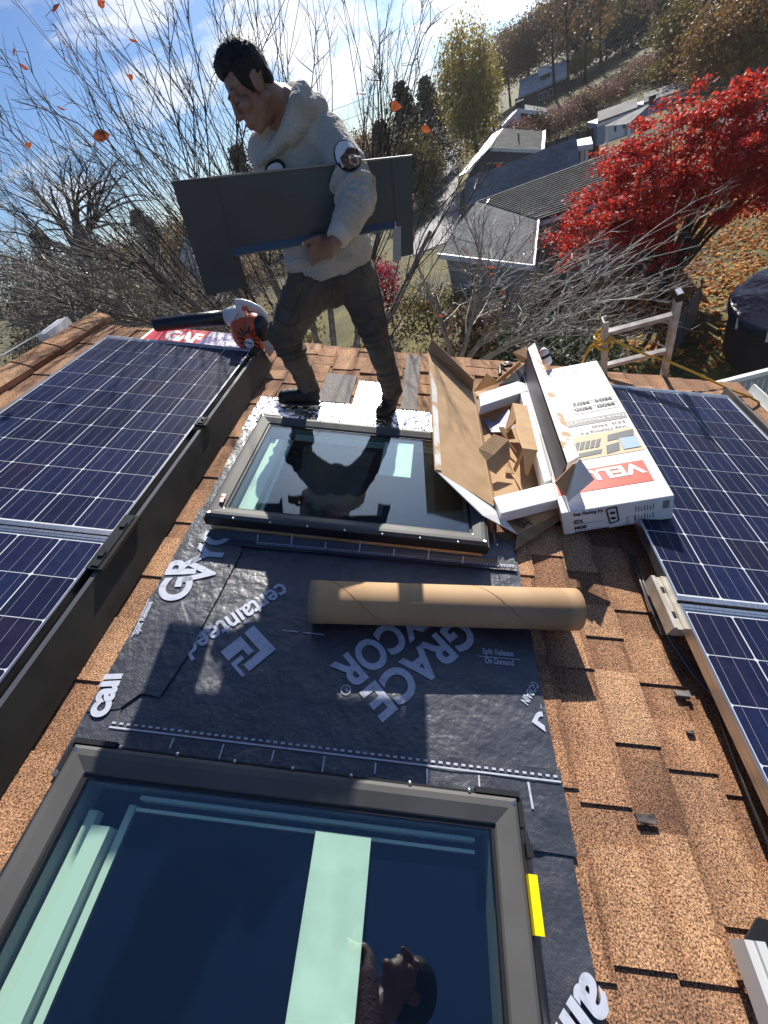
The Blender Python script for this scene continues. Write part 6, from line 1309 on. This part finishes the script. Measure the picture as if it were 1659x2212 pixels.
for (x, y) in [(-60, 60), (-60, 190), (-70, 300), (-60, 390), (10, -40), (80, -50), (150, -50), (215, -40), (285, -50), (345, -40), (405, -40), (455, -50), (520, -40), (585, -40), (640, -50), (700, -40), (760, -30), (820, 0), (870, 50), (920, -10), (960, 60), (1010, 150), (-40, 470), (60, 120), (140, 60), (30, 240), (130, 200), (220, 120), (330, 60), (480, 30), (560, 60), (660, 40), (780, 100), (850, 160), (930, 200), (1060, 260), (1100, 330), (180, 310), (300, 250), (430, 180)]:
    for j in range(3): tg.append((wr(x + rb.gauss(0, 30), y + rb.gauss(0, 25), rb.uniform(4.2, 7.0)), rb.uniform(.004, .0085)))
lead = [wr(430, 520, 5.2), wr(500, 400, 5.6), wr(600, 420, 5.8), wr(690, 330, 6), wr(840, 400, 5.8), wr(930, 500, 5.6), wr(300, 560, 5.0)]
M_tw1, M_twig = M_twig, mk('dark_twig_bark', (.04, .03, .027), .7, ramp=[(.3, (.026, .02, .018)), (.7, (.062, .05, .044))], nscale=5, spec=.15)
tr1 = bare('bare_tree', 'large bare tree behind the worker, its shoots fanning across the sky', F1, drop(F1, zg(F1.x, F1.y)), .10, tg, 6, .62, 9, .04, lead)
from mathutils.kdtree import KDTree
crn = [o for o in tr1.children if o.name.startswith('crown')][0]; kd = KDTree(len(crn.data.vertices))
for i, v in enumerate(crn.data.vertices): kd.insert(v.co + tr1.location, i)
kd.balance()
M_lf = leafmat('last_leaf', [(.42, .05, .02), (.40, .10, .03), (.30, .03, .02)], .3)
def leaf_mesh(c, s, ax):
    ax = Vector(ax).normalized(); n = Vector((rb.gauss(0, 1), -1, rb.gauss(0, 1))).normalized(); v = ax.cross(n).normalized(); m = MB(); k = 9; up = []; lo = []
    for i in range(k + 1):
        f = i / k; wv = .30 * math.sin(math.pi * f ** .8) * s; p = c + ax * (f - .5) * s + n * .06 * s * math.sin(f * 3); up.append(p + v * wv - n * .05 * s); lo.append(p - v * wv - n * .05 * s)
    md = [c + ax * (i / k - .5) * s + n * .06 * s * math.sin(i / k * 3) for i in range(k + 1)]; m.add(up + md + lo, [(i, i + 1, k + 2 + i, k + 1 + i) for i in range(k)] + [(k + 1 + i, k + 2 + i, 2 * k + 3 + i, 2 * k + 2 + i) for i in range(k)]); m.tube([c + ax * s * .5, c + ax * s * .75 + Vector((0, 0, .01))], .0012, 3); return m
for (x, y, s, r) in ((220, 292, .095, 3.3), (120, 16, .06, 3.8), (219, 8, .055, 3.8), (52, 145, .05, 4), (288, 88, .05, 4), (282, 166, .05, 4), (132, 234, .05, 4), (62, 313, .045, 4), (780, 202, .075, 3.6), (854, 229, .085, 3.6), (920, 279, .07, 3.8), (1078, 356, .05, 4.4), (1062, 577, .075, 4.6), (1086, 632, .06, 4.6), (952, 682, .06, 4.6), (186, 535, .06, 4.4), (1062, 592, .05, 4.6), (30, 112, .05, 4.2)):
    best = min(((kd.find(wr(x, y, r * f)), r * f) for f in (.9, 1, 1.1, 1.2, 1.35, 1.5, 1.7)), key=lambda q: q[0][2] * (1 + .3 * q[1] / r))
    (hv, _, hd), rr_ = best; c_ = wr(x, y, rr_); s *= rr_ / r; lm = leaf_mesh(c_, s, (rb.uniform(.5, 1), rb.uniform(-.3, .3), rb.uniform(-.6, .2))); lm.tube([c_ + (hv - c_).normalized() * s * .3, c_.lerp(hv, .5) + Vector((0, 0, .04 * hd)), hv], [.0012, .0016, .002], 4); lm.build('leaf', M_lf, tr1, roof=False)
M_twig = M_tw1
F2 = wr(985, 812, 5.2); tg = []
for (x, y) in [(1180, 480), (1250, 560), (1330, 520), (1420, 590), (1500, 640), (1600, 455), (1480, 700), (1400, 740), (1300, 650), (1200, 620), (1110, 450), (1050, 420), (950, 430), (1150, 700), (1240, 720), (1330, 700), (1100, 560), (1000, 520), (1430, 660), (1380, 560), (1280, 600), (1550, 560), (1190, 560), (1060, 640), (900, 560), (880, 640), (1220, 660), (1010, 600), (1120, 660), (1260, 760), (1160, 760)]:
    for j in range(3): tg.append((wr(x + rb.gauss(0, 34), y + rb.gauss(0, 30), rb.uniform(4.4, 6.6)), rb.uniform(.004, .0075)))
bare('bare_tree', 'spreading bare tree with pale tangled twigs beyond the boxes and ladder', F2, drop(F2, zg(F2.x, F2.y)), .08, tg, 6, .6, 12, .07, [wr(1100, 690, 5.2), wr(1060, 600, 5.4), wr(1250, 690, 5.2), wr(940, 640, 5.6)])
F3 = wr(420, 740, 5.6); tg = []
for (x, y) in [(-60, 560), (-60, 620), (-60, 690), (0, 520), (60, 590), (120, 640), (170, 560), (240, 600), (300, 540), (330, 640), (390, 580), (220, 690), (100, 720), (20, 760), (450, 620), (500, 560), (540, 640), (280, 500), (80, 670), (150, 690), (360, 690), (600, 600), (190, 630)]:
    for j in range(6): tg.append((wr(x + rb.gauss(0, 30), y + rb.gauss(0, 22), rb.uniform(4.6, 7.2)), rb.uniform(.0042, .0085)))
bare('bare_tree', 'low bare tree whose grey twigs sweep out left of the leaf blower', F3, drop(F3, zg(F3.x, F3.y)), .08, tg, 6, .65, 12, .03, [wr(250, 640, 5.6), wr(340, 600, 5.8), wr(480, 660, 5.6), wr(150, 660, 5.6)])
M_twig = mk('dark_twig_bark2', (.06, .048, .042), .7)
F4 = wr(178, 560, 10.5); tg = []
for (x, y) in [(60, 380), (110, 350), (160, 340), (210, 350), (260, 370), (300, 390), (40, 440), (20, 500), (320, 430), (130, 420), (230, 420), (90, 480), (280, 470), (180, 390), (330, 500), (-10, 420)]:
    for j in range(3): tg.append((wr(x + rb.gauss(0, 18), y + rb.gauss(0, 18), rb.uniform(9.5, 12)), rb.uniform(.012, .022)))
bare('bare_tree', 'dark twisted bare tree farther off near the left edge', F4, drop(F4, zg(F4.x, F4.y)), .17, tg, 11, 1.0, 9, .12, [wr(130, 470, 10.5), wr(165, 440, 10.5), wr(215, 460, 10.8), wr(90, 520, 10.3)])
# ------------------------------------------------------------------ thin autumn haze in the valley air
m = MB(); m.bx(-640, 640, -120, 740, G0 - 4, 46); hz = m.build('haze', bpy.data.materials.new('haze_air'), None, roof=False)
tag(hz, 'thin pale autumn haze filling the air over the valley', kind='stuff')
hm_ = hz.data.materials[0]; hm_.use_nodes = True; hn = hm_.node_tree; hn.nodes.remove(hn.nodes['Principled BSDF'])
pv = hn.nodes.new('ShaderNodeVolumePrincipled'); pv.inputs['Color'].default_value = (.95, .96, 1, 1); pv.inputs['Density'].default_value = .00022; pv.inputs['Anisotropy'].default_value = .45
hn.links.new(pv.outputs[0], hn.nodes['Material Output'].inputs['Volume'])
